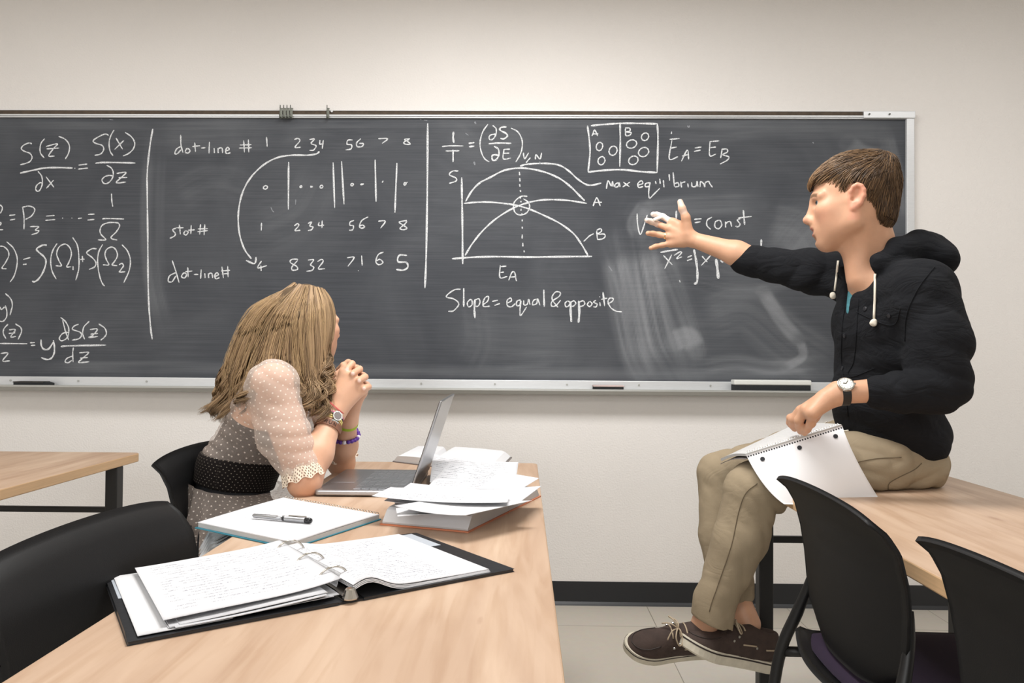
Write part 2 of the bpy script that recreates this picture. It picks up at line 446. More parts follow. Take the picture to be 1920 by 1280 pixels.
def board_mat():
    m, nt, b = newmat('slate')
    tc = N(nt, 'ShaderNodeTexCoord'); a = N(nt, 'ShaderNodeAttribute', attribute_name='dust')
    mp = N(nt, 'ShaderNodeMapping'); mp.inputs['Scale'].default_value = (3, 1, 260); L(nt, tc, 'Object', mp, 'Vector')
    n = N(nt, 'ShaderNodeTexNoise', i_Scale=1., i_Detail=5.); L(nt, mp, 'Vector', n, 'Vector')
    n3 = N(nt, 'ShaderNodeTexNoise', i_Scale=2.2, i_Detail=6.); n3.inputs['Distortion'].default_value = .8; L(nt, tc, 'Object', n3, 'Vector')
    n4 = N(nt, 'ShaderNodeTexNoise', i_Scale=500., i_Detail=2.); L(nt, tc, 'Object', n4, 'Vector')
    def mr(src, lo, hi, a0=.3, a1=.7):
        r = N(nt, 'ShaderNodeMapRange'); r.inputs['From Min'].default_value = a0; r.inputs['From Max'].default_value = a1
        r.inputs['To Min'].default_value = lo; r.inputs['To Max'].default_value = hi; L(nt, src, 'Fac', r, 'Value'); return r
    def mt(op, x, xo, y=None, yo=None, v=None):
        q = N(nt, 'ShaderNodeMath', operation=op); L(nt, x, xo, q, 0)
        if y is not None: L(nt, y, yo, q, 1)
        else: q.inputs[1].default_value = v
        return q
    g1 = mr(n, -.022, .022); g2 = mr(n3, .0, .055); g3 = mr(n4, .7, 1.3)
    s = mt('ADD', a, 'Fac', g2, 'Result'); s = mt('MULTIPLY', s, 'Value', g3, 'Result'); s = mt('ADD', s, 'Value', g1, 'Result'); s.use_clamp = True
    mx = N(nt, 'ShaderNodeMix', data_type='RGBA'); L(nt, s, 'Value', mx, 0)
    mx.inputs[6].default_value = (*lin((60, 63, 69)), 1); mx.inputs[7].default_value = (*lin((205, 208, 212)), 1)
    L(nt, mx, 2, b, 'Base Color'); b.inputs['Roughness'].default_value = .62; b.inputs['Specular IOR Level'].default_value = .3
    return m
V = np.stack([GX.ravel(), np.full(len(PP), YB), GZ.ravel()], 1)
idx = np.arange(nx*nz).reshape(nx, nz)
Q = np.stack([idx[:-1, :-1], idx[1:, :-1], idx[1:, 1:], idx[:-1, 1:]], -1).reshape(-1, 4)
rawobj('writing_surface', V, Q, board_mat(), board, attrs={'dust': ('FLOAT', dust)})
M['alu'] = mat('satin_aluminium', (214, 216, 218), .38, .35, var=.04, vscale=30, stretch=(1, 1, 20))
M['alu_grey'] = mat('grey_aluminium', (176, 176, 172), .4, .4)
M['brown_cork'] = mat('dark_cork_strip', (78, 66, 54), .8, var=.2, vscale=60, bump=.3)
M['dark_metal'] = mat('dark_pewter', (92, 94, 88), .45, .6)
yw = WALL_Y-.001
MB().box((BL, YB+.002, BB-.005), (BR, yw, BT+.005)).build('backing_panel', M['dark_metal'], board)
rt = PY(1000, 208, YB-.014)[2]; r1 = PY(1000, 215.5, YB-.014)[2]
cork_end = PY(1616, 212, YB)[0]
MB().box((BL, YB-.010, r1), (cork_end, yw, rt)).build('cork_rail', M['brown_cork'], board, bevel=.001)
z2 = PY(1000, 218.5, YB-.014)[2]
t = MB(); t.box((BL, YB-.016, z2+.0005), (BR+.012, yw, r1)); t.box((BL, YB-.011, BT-.001), (BR, yw, z2))
t.box((BL, YB-.013, rt), (cork_end, yw, rt+.002)); t.build('top_frame', M['alu'], board, bevel=.0008)
fr = PY(1712, 300, YB)[0]
MB().box((BR, YB-.013, BB-.02), (fr, yw, BT+.004)).build('side_frame', M['alu'], board, bevel=.002)
c = MB(); c.box((cork_end, YB-.019, BT-.0), (fr+.001, yw, rt+.001))
c.build('corner_bracket', M['alu'], board, bevel=.002)
for px in (1630, 1668):
    q = PY(px, 214, YB-.02); MB().tube([q, q+np.array([0, -.003, 0])], .004, 10).build('bracket_screw', M['dark_metal'], board)
zt = BB; zs = PY(900, 728.5, YB-.03)[2]; zl = PY(900, 737, YB-.08)[2]
MB().box((BL, YB-.006, zs-.01), (fr, yw, zt)).build('bottom_frame', M['alu'], board, bevel=.002)
TD = .075
tr = MB(); prof = [(0, 0), (-.01, .0), (-TD+.012, -.001), (-TD+.006, .004), (-TD, .003), (-TD-.001, -.004), (-TD+.008, -.018), (-.03, -.024), (0, -.026)]
k = len(prof); V = [(BL, YB-.004+a, zs+z) for a, z in prof]+[(fr, YB-.004+a, zs+z) for a, z in prof]
tr.add(V, [tuple(range(k)), tuple(range(2*k-1, k-1, -1))]+[(i, k+i, k+(i+1) % k, (i+1) % k) for i in range(k)])
tr.build('chalk_tray', M['alu_grey'], board)
for px in (20, 147, 275, 790, 928, 1063, 1198, 1332):
    q = PY(px, 713, YB-.006); q[2] = zt-.018; MB().tube([q, q+np.array([0, -.003, 0])], .0045, 10).build('frame_screw', M['alu_grey'], board)

# ---- the writing, stroke by stroke
M['chalk'] = None
def chalk_mat():
    m, nt, b = newmat('chalk')
    tc = N(nt, 'ShaderNodeTexCoord'); n = N(nt, 'ShaderNodeTexNoise', i_Scale=420., i_Detail=3.); L(nt, tc, 'Object', n, 'Vector')
    r = N(nt, 'ShaderNodeValToRGB'); r.color_ramp.elements[0].position = .33; r.color_ramp.elements[1].position = .52
    r.color_ramp.elements[0].color = (*lin((128, 131, 135)), 1); r.color_ramp.elements[1].color = (*lin((226, 228, 230)), 1)
    L(nt, n, 'Fac', r, 'Fac'); L(nt, r, 'Color', b, 'Base Color'); b.inputs['Roughness'].default_value = .95
    return m
M['chalk'] = chalk_mat()
M['faint_chalk'] = mat('rubbed_chalk', (138, 141, 146), .95, var=.2, vscale=300)
CROPS = {'A': (0, 190, 4), 'B': (0, 450, 4), 'C': (260, 190, 3.42857), 'D': (780, 200, 4), 'E': (1080, 200, 4), 'F': (800, 440, 4), 'G': (1080, 360, 3.368)}
def strokes(name, items, w=2.3, material=None, label=None):
    """items: 'A x,y x,y ...' strings; each stroke becomes a thin raised chalk line"""
    mb = MB(); YS = YB-.0006
    for s in items:
        t = s.split(); ox, oy, sc_ = CROPS[t[0]]; ww = w; i0 = 1
        if t[1].startswith('w'): ww = float(t[1][1:]); i0 = 2
        P = np.array([[float(v) for v in p.split(',')] for p in t[i0:]])/sc_+np.array([ox, oy])
        P = spline(P, 6) if len(P) > 2 else np.linspace(P[0], P[-1], 8) if len(P) == 2 else np.array([P[0]-[.8, 0], P[0], P[0]+[.8, 0]])
        W = np.array([PY(x, y, YS) for x, y in P]); n = len(W)
        T = np.gradient(W, axis=0); T /= np.linalg.norm(T, axis=1)[:, None]+1e-9
        nn = np.stack([-T[:, 2], np.zeros(n), T[:, 0]], 1)
        hw = ww/2/422*(1+.18*np.sin(np.arange(n)*.9+len(mb.v)))
        hw[0] *= .6; hw[-1] *= .5
        a = W+nn*hw[:, None]; b = W-nn*hw[:, None]; mid = W+np.array([0, -.0006, 0])
        VV = np.vstack([a, mid, b]); Fc = []
        for i in range(n-1): Fc += [(i, i+1, n+i+1, n+i), (n+i, n+i+1, 2*n+i+1, 2*n+i)]
        mb.add(VV, Fc)
    o = mb.build(name, material or M['chalk'], board)
    if label: o['label'] = label
    return o
def ellp(crop, cx, cy, rx, ry, n=11, tilt=-.5):
    P = []
    for k in range(n+1):
        a = 2*math.pi*k/n+.7; x = rx*math.cos(a); y = ry*math.sin(a)
        P.append('%.0f,%.0f' % (cx+x, cy+y+tilt*x*.3))
    return crop+' '+' '.join(P)
strokes('chalk_lettering', [
 'A 240,318 215,312 175,330 160,355 185,375 225,390 240,420 225,450 190,465 150,476', 'A 335,280 310,310 300,350 305,390 332,424',
 'A 345,338 430,318 400,355 365,408 410,410', 'A 350,356 445,350', 'A 440,262 490,285 520,330 515,385 490,432',
 'A w3 150,538 230,520 330,500 430,496 545,500', 'A 562,502', 'A 285,525 312,560 318,610 305,655 285,675 268,660 275,630 300,610 315,612',
 'A 345,565 405,645', 'A 402,590 348,652', 'A 590,478 655,470', 'A 585,508 660,500',
 'A 815,255 790,245 745,262 698,295 720,315 765,330 778,355 765,385 740,400 710,404', 'A 855,215 830,260 818,310 825,370 848,408',
 'A 870,275 920,360', 'A 930,292 860,360', 'A 938,232 985,265 1010,310 1000,355 965,390 922,410', 'A w3 715,463 800,458 1015,462',
 'A 800,480 835,500 850,540 840,580 810,612 780,615 765,590 785,565 820,555 848,560', 'A 875,540 945,532 910,570 872,610 945,605', 'A 890,572 955,570'],
 label='chalk fraction equation in S of z and S of x')
strokes('chalk_lettering', [
 'A 0,775 18,795 10,825 0,838', 'A 0,962 25,962', 'A 0,905 8,915 0,930', 'A 70,855 115,850', 'A 75,890 115,882', 'A 170,795 180,870 180,960', 'A 165,795 210,785 250,795 260,820 235,860 190,885',
 'A 225,940 265,938 290,942 265,965 290,970 280,985 235,1000', 'A w2 345,860 410,855', 'A w2 340,892 415,886', 'A 470,875', 'A w2 540,875', 'A w2 585,878 615,874',
 'A 660,848 710,845', 'A 655,890 708,885', 'A 836,692 838,740 846,790', 'A 768,886 790,878 930,882',
 'A 735,1038 785,1040 790,1030 760,1000 750,970 765,930 810,910 860,908 890,915 895,940 870,980 835,1015 840,1030 880,1040'],
 label='chalk chain P3 equals one over omega')
strokes('chalk_lettering', [
 'B 0,45 30,50 60,80 65,120 40,170 15,210 50,215', 'B 50,12 100,60 128,130 125,200 105,270 75,315', 'B 175,145 228,130', 'B 172,183 200,180',
 'B w3 352,38 320,38 275,65 290,90 330,125 345,165 325,235 290,290 260,312 240,308', 'B 428,25 395,80 380,150 390,230 422,293',
 'B 418,192 460,192 440,150 425,100 445,50 490,30 525,60 535,110 515,170 500,200 535,200', 'B 548,195 548,225', 'B 545,-20 580,40 592,130 590,220 568,300',
 'B 602,145 635,142', 'B 617,118 620,165', 'B 725,65 690,65 650,95 690,130 718,165 710,200 668,220', 'B 770,32 740,90 732,170 745,260 765,320 785,345',
 'B 772,185 815,185 800,150 787,110 800,70 840,52 870,75 880,120 855,165 840,185 880,192', 'B 892,185 915,175 925,195 900,230 898,240 940,237',
 'B 915,35 955,80 978,150 968,230 928,320'], label='chalk sum S of omega one plus S of omega two')
strokes('chalk_lettering', [
 'B 40,490 52,540 45,585 20,610 0,608', 'B 0,500 5,515 15,518 35,500', 'B 40,400 80,440 92,490 75,562', 'B 60,630 30,665 25,700 45,740',
 'B 68,672 115,672 80,725 120,722', 'B 65,700 115,695', 'B 115,628 155,655 160,690 135,745', 'B 0,775 205,777', 'B 5,850 60,848 20,905 75,905',
 'B 225,770 262,768', 'B 232,790 265,788', 'B w3 308,745 310,790 330,818 365,815 400,765', 'B w3 400,750 408,800 405,850 385,885 350,895 308,880',
 'B 455,580 490,610 515,660 510,720 485,750', 'B 470,600 490,680 515,750', 'B 515,690 470,700 445,735 460,755 490,745', 'B 590,630 555,645 545,670 600,690 610,715 590,740 540,750',
 'B 670,608 630,650 620,700 635,745', 'B 675,670 730,668 695,715 665,730 735,722', 'B 680,705 735,700', 'B 740,628 785,660 798,700 780,730 755,750',
 'B w3 455,798 520,793 795,787', 'B 550,805 545,850 548,915', 'B 545,870 505,885 488,910 510,920 540,900', 'B 595,845 665,842 620,885 590,918 670,912', 'B 600,885 660,880'],
 label='chalk equation y times dS of z over dz')
strokes('chalk_divider', ['A w3 1146,205 1125,330 1105,520 1104,700 1108,1000 1110,1280 1115,1500 1130,1700 1142,1785'])
strokes('chalk_divider', ['C w3.4 1858,140 1855,600 1848,1000 1840,1200'])
strokes('chalk_lettering', ['C 270,215 272,280 285,330', 'C 270,290 245,305 232,335 250,335 272,310', 'C 310,300 300,325 318,332 330,315 312,300', 'C 360,265 365,325', 'C 345,290 395,285', 'C 402,300 430,298', 'C 455,260 452,335',
 'C 485,300 487,332', 'C 510,300 512,332 512,305 535,300 540,332', 'C 560,318 582,310 572,295 558,315 565,335 590,330', 'C 675,250 680,328', 'C 705,245 708,328', 'C 650,280 725,278', 'C 645,300 728,298'], label='chalk words dot-line # at the top')
strokes('chalk_lettering', ['C 240,815 218,825 235,848 230,865 200,880', 'C 262,792 268,855', 'C 240,812 290,812', 'C 300,830 290,850 305,858 318,840 302,830', 'C 338,795 335,852', 'C 318,828 360,825', 'C 398,790 392,855', 'C 425,790 420,860', 'C 380,820 445,818', 'C 378,838 445,830'], label='chalk words stot #')
strokes('chalk_lettering', ['C 215,1022 235,1080 260,1165', 'C 240,1100 200,1120 190,1155 215,1158 240,1120', 'C 290,1100 275,1125 295,1135 308,1112 290,1100', 'C 315,1065 318,1130', 'C 300,1095 345,1090', 'C 355,1112 385,1112', 'C 402,1080 398,1140',
 'C 425,1105 427,1135', 'C 448,1105 450,1135 450,1110 470,1105 476,1135', 'C 490,1125 512,1115 503,1100 488,1120 498,1140 520,1132', 'C 535,1062 545,1135', 'C 572,1058 575,1130', 'C 530,1090 588,1085', 'C 535,1110 580,1105'], label='chalk words dot-line # at the bottom')
strokes('chalk_lettering', ['C 822,228 826,292', 'C 1000,245 1025,238 1035,255 1005,295 1042,295', 'C 1098,245 1130,242 1108,270 1140,285 1125,312 1098,315', 'C 1165,248 1165,275 1185,270', 'C 1187,248 1180,305', 'C 1375,248 1345,250 1340,275 1368,280 1365,305 1330,312',
 'C 1428,240 1402,265 1405,290 1435,290 1445,272 1418,270', 'C 1540,240 1600,240 1565,270', 'C 1745,240 1710,245 1735,262 1745,275 1715,275 1705,262 1740,245'])
strokes('chalk_lettering', ['C 790,780 788,830', 'C 1000,800 1022,785 1028,800 1005,830 1040,828', 'C 1088,785 1112,775 1100,800 1120,808 1110,825 1088,830', 'C 1160,775 1158,798 1192,795', 'C 1180,765 1178,815', 'C 1385,765 1360,775 1358,795 1380,800 1375,825 1352,828',
 'C 1475,742 1435,765 1420,800 1430,815 1452,808 1440,795 1422,800', 'C 1540,770 1585,770 1555,815', 'C 1725,765 1675,775 1700,795 1725,815 1700,825 1680,815 1710,790 1725,770'])
strokes('chalk_lettering', ['C 790,1025 765,1070 825,1055', 'C 785,1055 788,1090', 'C 1025,1015 985,1015 975,1035 1015,1060 1020,1080 990,1085 985,1065 1022,1022', 'C 1088,1020 1125,1018 1105,1050 1125,1065 1115,1085 1078,1092', 'C 1150,1030 1175,1015 1185,1030 1155,1075 1198,1075',
 'C 1340,1005 1385,1003 1345,1060', 'C 1433,990 1437,1055', 'C w1.6 1412,1088', 'C 1575,968 1540,985 1525,1030 1545,1050 1570,1035 1550,1015 1530,1025', 'C w3 1725,990 1675,990 1668,1030 1720,1035 1730,1065 1700,1085 1655,1080'])
strokes('chalk_marking', ['C w3 1162,322 1140,338 1080,346 985,346 890,362 800,410 720,490 670,580 645,680 640,770 650,860 680,950 725,1012', 'C w3 690,1022 745,1042 755,1000'])
strokes('chalk_marking', ['C w3 964,390 962,695', 'C w3 1250,392 1260,685', 'C w3 1304,385 1320,662', 'C w3 1520,375 1526,645', 'C w3 1660,395 1647,715',
 ellp('C', 815, 553, 13, 11), ellp('C', 1043, 548, 6, 6), 'C w3.5 1103,548 1120,548', ellp('C', 1175, 548, 9, 9), ellp('C', 1372, 535, 8, 8), 'C w3 1424,535 1448,530', 'C w2 1565,522 1572,510', ellp('C', 1712, 530, 7, 8), 'C w1.5 1722,525 1728,518'])
strokes('chalk_lettering', ['D w3.4 282,188 278,230 284,272', 'D 195,298 260,293 355,294', 'D 222,332 325,330', 'D w3 278,322 278,415', 'D w3 395,275 438,268', 'D w3 397,300 438,295', 'D 540,130 500,190 480,270 490,340 515,390 550,414',
 'D 712,160 765,190 795,250 795,310 780,360 748,415', 'D 575,140 600,165 600,205 580,240 555,248 548,225 565,210 598,205', 'D w3 680,152 640,155 630,175 675,200 685,220 660,240 632,238', 'D w3 545,278 620,272 715,275',
 'D w3 585,295 618,320 620,365 600,398 575,400 570,370 590,360 618,365', 'D 660,318 655,390 712,385', 'D 660,320 705,318', 'D 658,350 700,348', 'D 805,345 815,390 845,345', 'D 858,382 825,420', 'D 895,395 900,360 930,392 942,345'], label='chalk equation one over T')
strokes('chalk_marking', ['D 318,482 275,483 250,510 300,535 298,558 248,575', 'D w3.4 343,530 345,700 348,900 350,1180', 'D w3.4 270,1140 400,1130 600,1124 850,1128 1100,1124 1320,1122',
 'D w3.2 372,710 420,630 480,570 560,528 660,478 770,460 870,468 980,495 1080,540 1160,600 1230,670 1265,705', 'D w3 358,725 450,717 560,716 730,735 850,768 960,815 1080,875 1180,950 1240,1030 1290,1115',
 'D w3 368,1115 420,1030 500,930 600,840 720,765 830,722 940,700 1050,697 1160,705 1282,725', 'D 835,672 790,672 745,705 730,745 745,795 785,812 830,795 852,750 840,715 805,690',
 'D 775,488 778,515', 'D 778,535 780,560', 'D 776,580 780,600', 'D 782,625 786,640', 'D 782,672 783,690', 'D 787,705 787,717', 'D 787,765 788,780', 'D 794,800 794,812', 'D 796,845 797,860', 'D 796,898 797,915', 'D 797,958 796,990', 'D 801,1020 802,1048', 'D 810,1078 812,1092',
 'D 1328,745 1350,690 1362,690 1382,745', 'D 1330,720 1395,716', 'D 1355,930 1360,992', 'D 1355,925 1385,915 1390,935 1362,955 1410,955 1418,975 1395,992 1358,995', 'D 1258,1010 1300,970 1332,952',
 'F 552,228 550,320 605,312', 'F 552,240 598,235', 'F 553,283 580,280', 'F 615,342 640,282 660,285 672,345', 'F 620,318 665,315', 'F w2 670,340 676,346'], label='chalk graph of two crossing curves under an arch')
strokes('chalk_leader_line', ['D w3 780,445 830,432 920,425 1020,428 1090,445 1150,485 1210,540 1270,580 1320,588 1390,572'])
strokes('chalk_marking', ['D w3 1286,142 1300,250 1305,350 1290,490', 'D w3.2 1312,142 1420,132 1530,125 1650,125 1812,128', 'D w3.2 1810,130 1815,250 1808,495', 'D w3.4 1290,490 1400,478 1540,472 1700,488 1810,494', 'D w3 1530,118 1532,280 1528,450',
 'D 1320,220 1335,180 1345,180 1362,220', 'D 1322,205 1368,203', 'D 1570,165 1572,218', 'D 1568,160 1600,160 1605,180 1575,190 1615,195 1600,215 1572,218',
 ellp('D', 1376, 298, 24, 31), ellp('D', 1478, 330, 30, 34), ellp('D', 1391, 405, 26, 30), ellp('D', 1718, 225, 27, 28), ellp('D', 1617, 280, 38, 31), ellp('D', 1707, 340, 38, 34), ellp('D', 1630, 402, 35, 32)], label='chalk box split into A and B with circles')
strokes('chalk_lettering', ['E w2 715,205 718,187', 'E 702,245 778,238', 'E 720,250 700,390 765,375', 'E 708,312 755,302', 'E 790,410 835,325 845,395', 'E 795,370 845,358', 'E 890,310 942,302', 'E 885,335 935,325', 'E 1005,260 1003,365 1050,355', 'E 1005,262 1075,255', 'E 1005,308 1050,302',
 'E 1095,325 1085,385', 'E 1090,320 1130,318 1135,340 1100,360 1145,375 1135,400 1080,430'], label='chalk equation EA equals EB')
strokes('chalk_lettering', ['E 228,615 240,555 265,595 275,560 278,600', 'E 320,570 295,580 292,602 315,598 325,570 330,602', 'E 355,565 400,600', 'E 405,565 350,602', 'E 460,590 500,575 490,555 465,575 470,605 505,598', 'E 555,570 525,575 520,598 548,595 555,568 545,640 552,685 585,655 628,612',
 'E 595,558 600,580', 'E 628,540 632,578', 'E 655,550 660,605', 'E 698,505 702,555', 'E 728,490 738,600', 'E 738,578 765,570 770,595 742,602', 'E 785,560 792,605 790,575 820,562', 'E 838,575 842,605', 'E 868,565 872,598 900,595 908,560 915,600', 'E 930,602 935,562 955,575 965,600 970,570 995,560 1005,580 1025,605'], label='chalk words max equilibrium')
strokes('chalk_lettering', ['E 885,845 942,840', 'E 890,870 935,862', 'E 1020,828 985,850 982,890 1010,920', 'E 1070,850 1045,865 1042,900 1068,915 1092,890 1085,858 1070,850', 'E 1120,860 1122,905 1125,875 1155,860 1168,900', 'E 1232,840 1210,850 1230,880 1215,900 1195,895', 'E w3 1255,775 1265,885', 'E 1215,835 1318,822',
 'E 458,800 462,880 482,958 510,890 535,810', 'E w3 752,780 752,850'], label='chalk equation ending equals const')
strokes('chalk_lettering', ['E w3.4 1390,995 1388,1060', 'E w3 632,1092 700,1080 765,1070', 'E 655,1115 722,1185', 'E 718,1110 665,1215', 'E 735,1115 780,1088 790,1098 755,1138 795,1125', 'E 835,1130 870,1115', 'E 832,1155 872,1140', 'E w4 885,1070 900,1150 910,1230 908,1310 885,1330',
 'E 945,1120 985,1165', 'E 1010,1115 940,1190', 'E w5 1050,1140 1060,1210 1068,1290', 'E 1085,1150 1095,1165 1105,1160', 'E w2 775,1300 782,1316'], label='chalk equation x squared equals an integral')
strokes('chalk_lettering', ['F 255,408 210,412 160,445 150,468 200,480 235,505 238,530 200,570 162,574', 'F w3 278,400 278,540', 'F 325,485 305,510 315,540 340,525 338,490 322,485', 'F w3.4 362,485 358,560 362,625', 'F 360,490 390,480 400,505 385,535 362,535', 'F 420,525 455,500 465,465 440,470 422,510 430,538 475,535',
 'F 490,500 535,490', 'F 508,530 550,515', 'F 600,515 635,495 630,475 605,490 605,530 635,540 665,515', 'F 705,490 680,495 672,525 695,530 708,495 700,560 705,605 750,540', 'F 728,490 730,525 755,520 765,485 775,525', 'F 825,480 800,495 795,525 825,515 832,480 850,530', 'F w3 878,412 882,540',
 'F 985,545 940,480 965,430 1000,432 995,460 940,500 938,535 970,530 1005,490', 'F 1055,495 1038,515 1045,540 1068,530 1072,505 1055,495', 'F w4 1080,500 1080,580 1085,655', 'F 1082,505 1105,495 1118,515 1100,535 1085,535', 'F w4 1140,495 1145,580 1138,660', 'F 1145,505 1175,495 1185,520 1165,535 1148,535',
 'F 1218,500 1205,525 1225,538 1240,515 1222,498', 'F 1270,490 1252,505 1278,520 1270,540 1250,540', 'F 1298,505 1302,535', 'F w2 1298,465', 'F w3 1322,430 1335,535', 'F 1308,485 1355,475', 'F 1355,520 1390,500 1400,480 1375,475 1360,500 1380,545 1420,572 1465,578'], label='chalk words Slope = equal & opposite')
strokes('chalk_marking', ['E w2 835,142 845,155 852,140', 'E w2 1775,265 1782,275', 'D w3 440,112 450,130', 'D w3 435,412 442,438', 'D w3 925,412 935,432', 'D w1.5 28,90 40,96', 'D w1.5 60,100 85,104', 'A w1.5 760,132 766,134', 'A w1.5 820,135 850,140', 'C w1.5 850,680 858,700 870,712', 'C w1.5 1010,630 1008,665', 'D w1.5 370,198 395,216', 'E w2 2270,388 2295,392', 'F w2 1365,235 1390,272'], 2, M['faint_chalk'])

# ---- things on the rail and in the tray
M['hook'] = mat('grey_green_metal', (112, 114, 106), .42, .5)
M['felt'] = mat('charcoal_felt', (38, 40, 42), .95, bump=.8, bscale=500, var=.3, vscale=300)
M['white_plastic'] = mat('off_white_plastic', (222, 223, 218), .45)
hook_txt = ['map hook in the tight row of four on the rail, farthest from the lone hook', 'map hook second farthest from the lone hook in the row of four', 'map hook third farthest from the lone hook in the row of four', 'map hook in the row of four on the rail, nearest the lone hook', 'lone map hook standing apart beside a small rail screw']
for i, px in enumerate((526.5, 533, 539.3, 545.8, 614.5)):
    yb = YB-.019; a = PY(px, 222, yb); zb = a[2]; x = a[0]; zt_ = PY(px, 208, yb)[2]; ztip = PY(px, 196, yb)[2]; ztop = PY(px, 202, yb)[2]
    e = empty('map_hook', (x, yb+.004, zb), hook_txt[i], 'map hook', 'grey map hooks on the chalkboard rail')
    m = MB(); m.box((x-.0062, yb, zb), (x+.0062, yb+.003, ztop)); m.box((x-.0062, yb, ztop-.003), (x+.0062, yb+.012, ztop)); m.build('clip_plate', M['hook'], e, bevel=.0012)
    m = MB(); m.tube(spline([(x, yb-.001, zb+.006), (x, yb-.014, zb-.001), (x, yb-.018, zb+.008), (x, yb-.014, zb+.014)], 5), .0022, 8); m.build('hook_arm', M['dark_metal'], e, smooth=True)
    m = MB(); m.add([(x-.0062, yb, zt_), (x-.0062, yb+.010, zt_), (x-.0062, yb+.008, ztip), (x-.0062, yb+.003, ztip), (x-.0042, yb, zt_), (x-.0042, yb+.010, zt_), (x-.0042, yb+.008, ztip), (x-.0042, yb+.003, ztip)],
          [(0, 1, 2, 3), (7, 6, 5, 4), (0, 4, 5, 1), (1, 5, 6, 2), (2, 6, 7, 3), (3, 7, 4, 0)]); m.build('side_tab', M['dark_metal'], e)
q = PY(622.5, 209, YB-.012); MB().tube([q, q+np.array([0, -.006, 0])], .0052, 12).build('rail_screw', M['alu'], board, bevel=.001)
def eraser(px0, px1, hb, ht, d, label, tm, two=False):
    yc = YB-.042; x0 = PY(px0, 725, yc)[0]; x1 = PY(px1, 725, yc)[0]; z = zs+.0005
    e = empty('chalkboard_eraser', ((x0+x1)/2, yc, z), label, 'eraser', 'erasers lying in the chalk tray')
    m = MB(); m.box((x0, yc-d/2, z), (x1, yc+d/2, z+hb))
    m.build('felt_pad', M['felt'], e, bevel=.002)
    m = MB(); m.box((x0-.002, yc-d/2-.002, z+hb), (x1+.003, yc+d/2+.002, z+hb+ht)); m.build('grip', tm, e, bevel=min(ht, .012)*.45, seg=3)
    return e
M['dark_grip'] = mat('dark_wood_grip', (62, 60, 58), .6)
M['pinkish'] = mat('chalky_pink_grip', (196, 176, 172), .8, var=.1)
eraser(1374, 1516, .026, .022, .052, 'long white backed eraser with black felt in the tray, beside the man', M['white_plastic'])
eraser(1112, 1168, .013, .007, .05, 'small grey eraser lying in the middle of the chalk tray', M['pinkish'])
e3 = eraser(32, 86, .012, .006, .05, 'dark eraser with a pointed end lying in the chalk tray', M['dark_grip'])
ybk = YB-.042; xa = PY(86, 712, ybk)[0]; xb = PY(101, 712, ybk)[0]
MB().add([(xa, ybk-.024, zs+.001), (xa, ybk+.024, zs+.001), (xa, ybk+.024, zs+.018), (xa, ybk-.024, zs+.018), (xb, ybk-.006, zs+.001), (xb, ybk+.006, zs+.001), (xb, ybk+.006, zs+.012), (xb, ybk-.006, zs+.012)],
  [(3, 2, 1, 0), (4, 5, 6, 7), (0, 1, 5, 4), (1, 2, 6, 5), (2, 3, 7, 6), (3, 0, 4, 7)]).build('pointed_tip', M['felt'], e3, bevel=.002)
# ================================================================ tables and chairs
def wood_mat():
    m, nt, b = newmat('maple_laminate')
    tc = N(nt, 'ShaderNodeTexCoord')
    mp = N(nt, 'ShaderNodeMapping'); mp.inputs['Scale'].default_value = (5.5, .9, 1); mp.inputs['Rotation'].default_value = (0, 0, .12); L(nt, tc, 'Object', mp, 'Vector')
    n = N(nt, 'ShaderNodeTexNoise', i_Scale=1.3, i_Detail=6.); n.inputs['Distortion'].default_value = 1.6; L(nt, mp, 'Vector', n, 'Vector')
    r = N(nt, 'ShaderNodeValToRGB'); e = r.color_ramp.elements
    e[0].position = .28; e[0].color = (*lin((176, 146, 122)), 1); e[1].position = .72; e[1].color = (*lin((203, 177, 153)), 1)
    q = e.new(.5); q.color = (*lin((191, 163, 139)), 1)
    L(nt, n, 'Fac', r, 'Fac')
    mp2 = N(nt, 'ShaderNodeMapping'); mp2.inputs['Scale'].default_value = (26, 2.2, 1); mp2.inputs['Rotation'].default_value = (0, 0, .16); L(nt, tc, 'Object', mp2, 'Vector')
    n2 = N(nt, 'ShaderNodeTexNoise', i_Scale=1.6, i_Detail=5.); n2.inputs['Distortion'].default_value = .7; L(nt, mp2, 'Vector', n2, 'Vector')
    r2 = N(nt, 'ShaderNodeValToRGB'); e = r2.color_ramp.elements
    e[0].position = .36; e[0].color = (.80, .72, .64, 1); e[1].position = .55; e[1].color = (1, 1, 1, 1); L(nt, n2, 'Fac', r2, 'Fac')
    mx = N(nt, 'ShaderNodeMix', data_type='RGBA', blend_type='MULTIPLY'); mx.inputs[0].default_value = .55; L(nt, r, 'Color', mx, 6); L(nt, r2, 'Color', mx, 7)
    mp3 = N(nt, 'ShaderNodeMapping'); mp3.inputs['Scale'].default_value = (9, 2.6, 1); L(nt, tc, 'Object', mp3, 'Vector')
    n3 = N(nt, 'ShaderNodeTexNoise', i_Scale=2.2, i_Detail=2.); L(nt, mp3, 'Vector', n3, 'Vector')
    r3 = N(nt, 'ShaderNodeValToRGB'); e = r3.color_ramp.elements
    e[0].position = .20; e[0].color = (*lin((168, 118, 88)), 1); e[1].position = .27; e[1].color = (1, 1, 1, 1); L(nt, n3, 'Fac', r3, 'Fac')
    mx2 = N(nt, 'ShaderNodeMix', data_type='RGBA', blend_type='MULTIPLY'); mx2.inputs[0].default_value = .6; L(nt, mx, 2, mx2, 6); L(nt, r3, 'Color', mx2, 7)
    L(nt, mx2, 2, b, 'Base Color'); b.inputs['Roughness'].default_value = .42
    return m
M['wood'] = wood_mat()
M['wood_edge'] = mat('maple_edge_band', (206, 170, 130), .5, var=.08, vscale=8, stretch=(8, 1, 40))
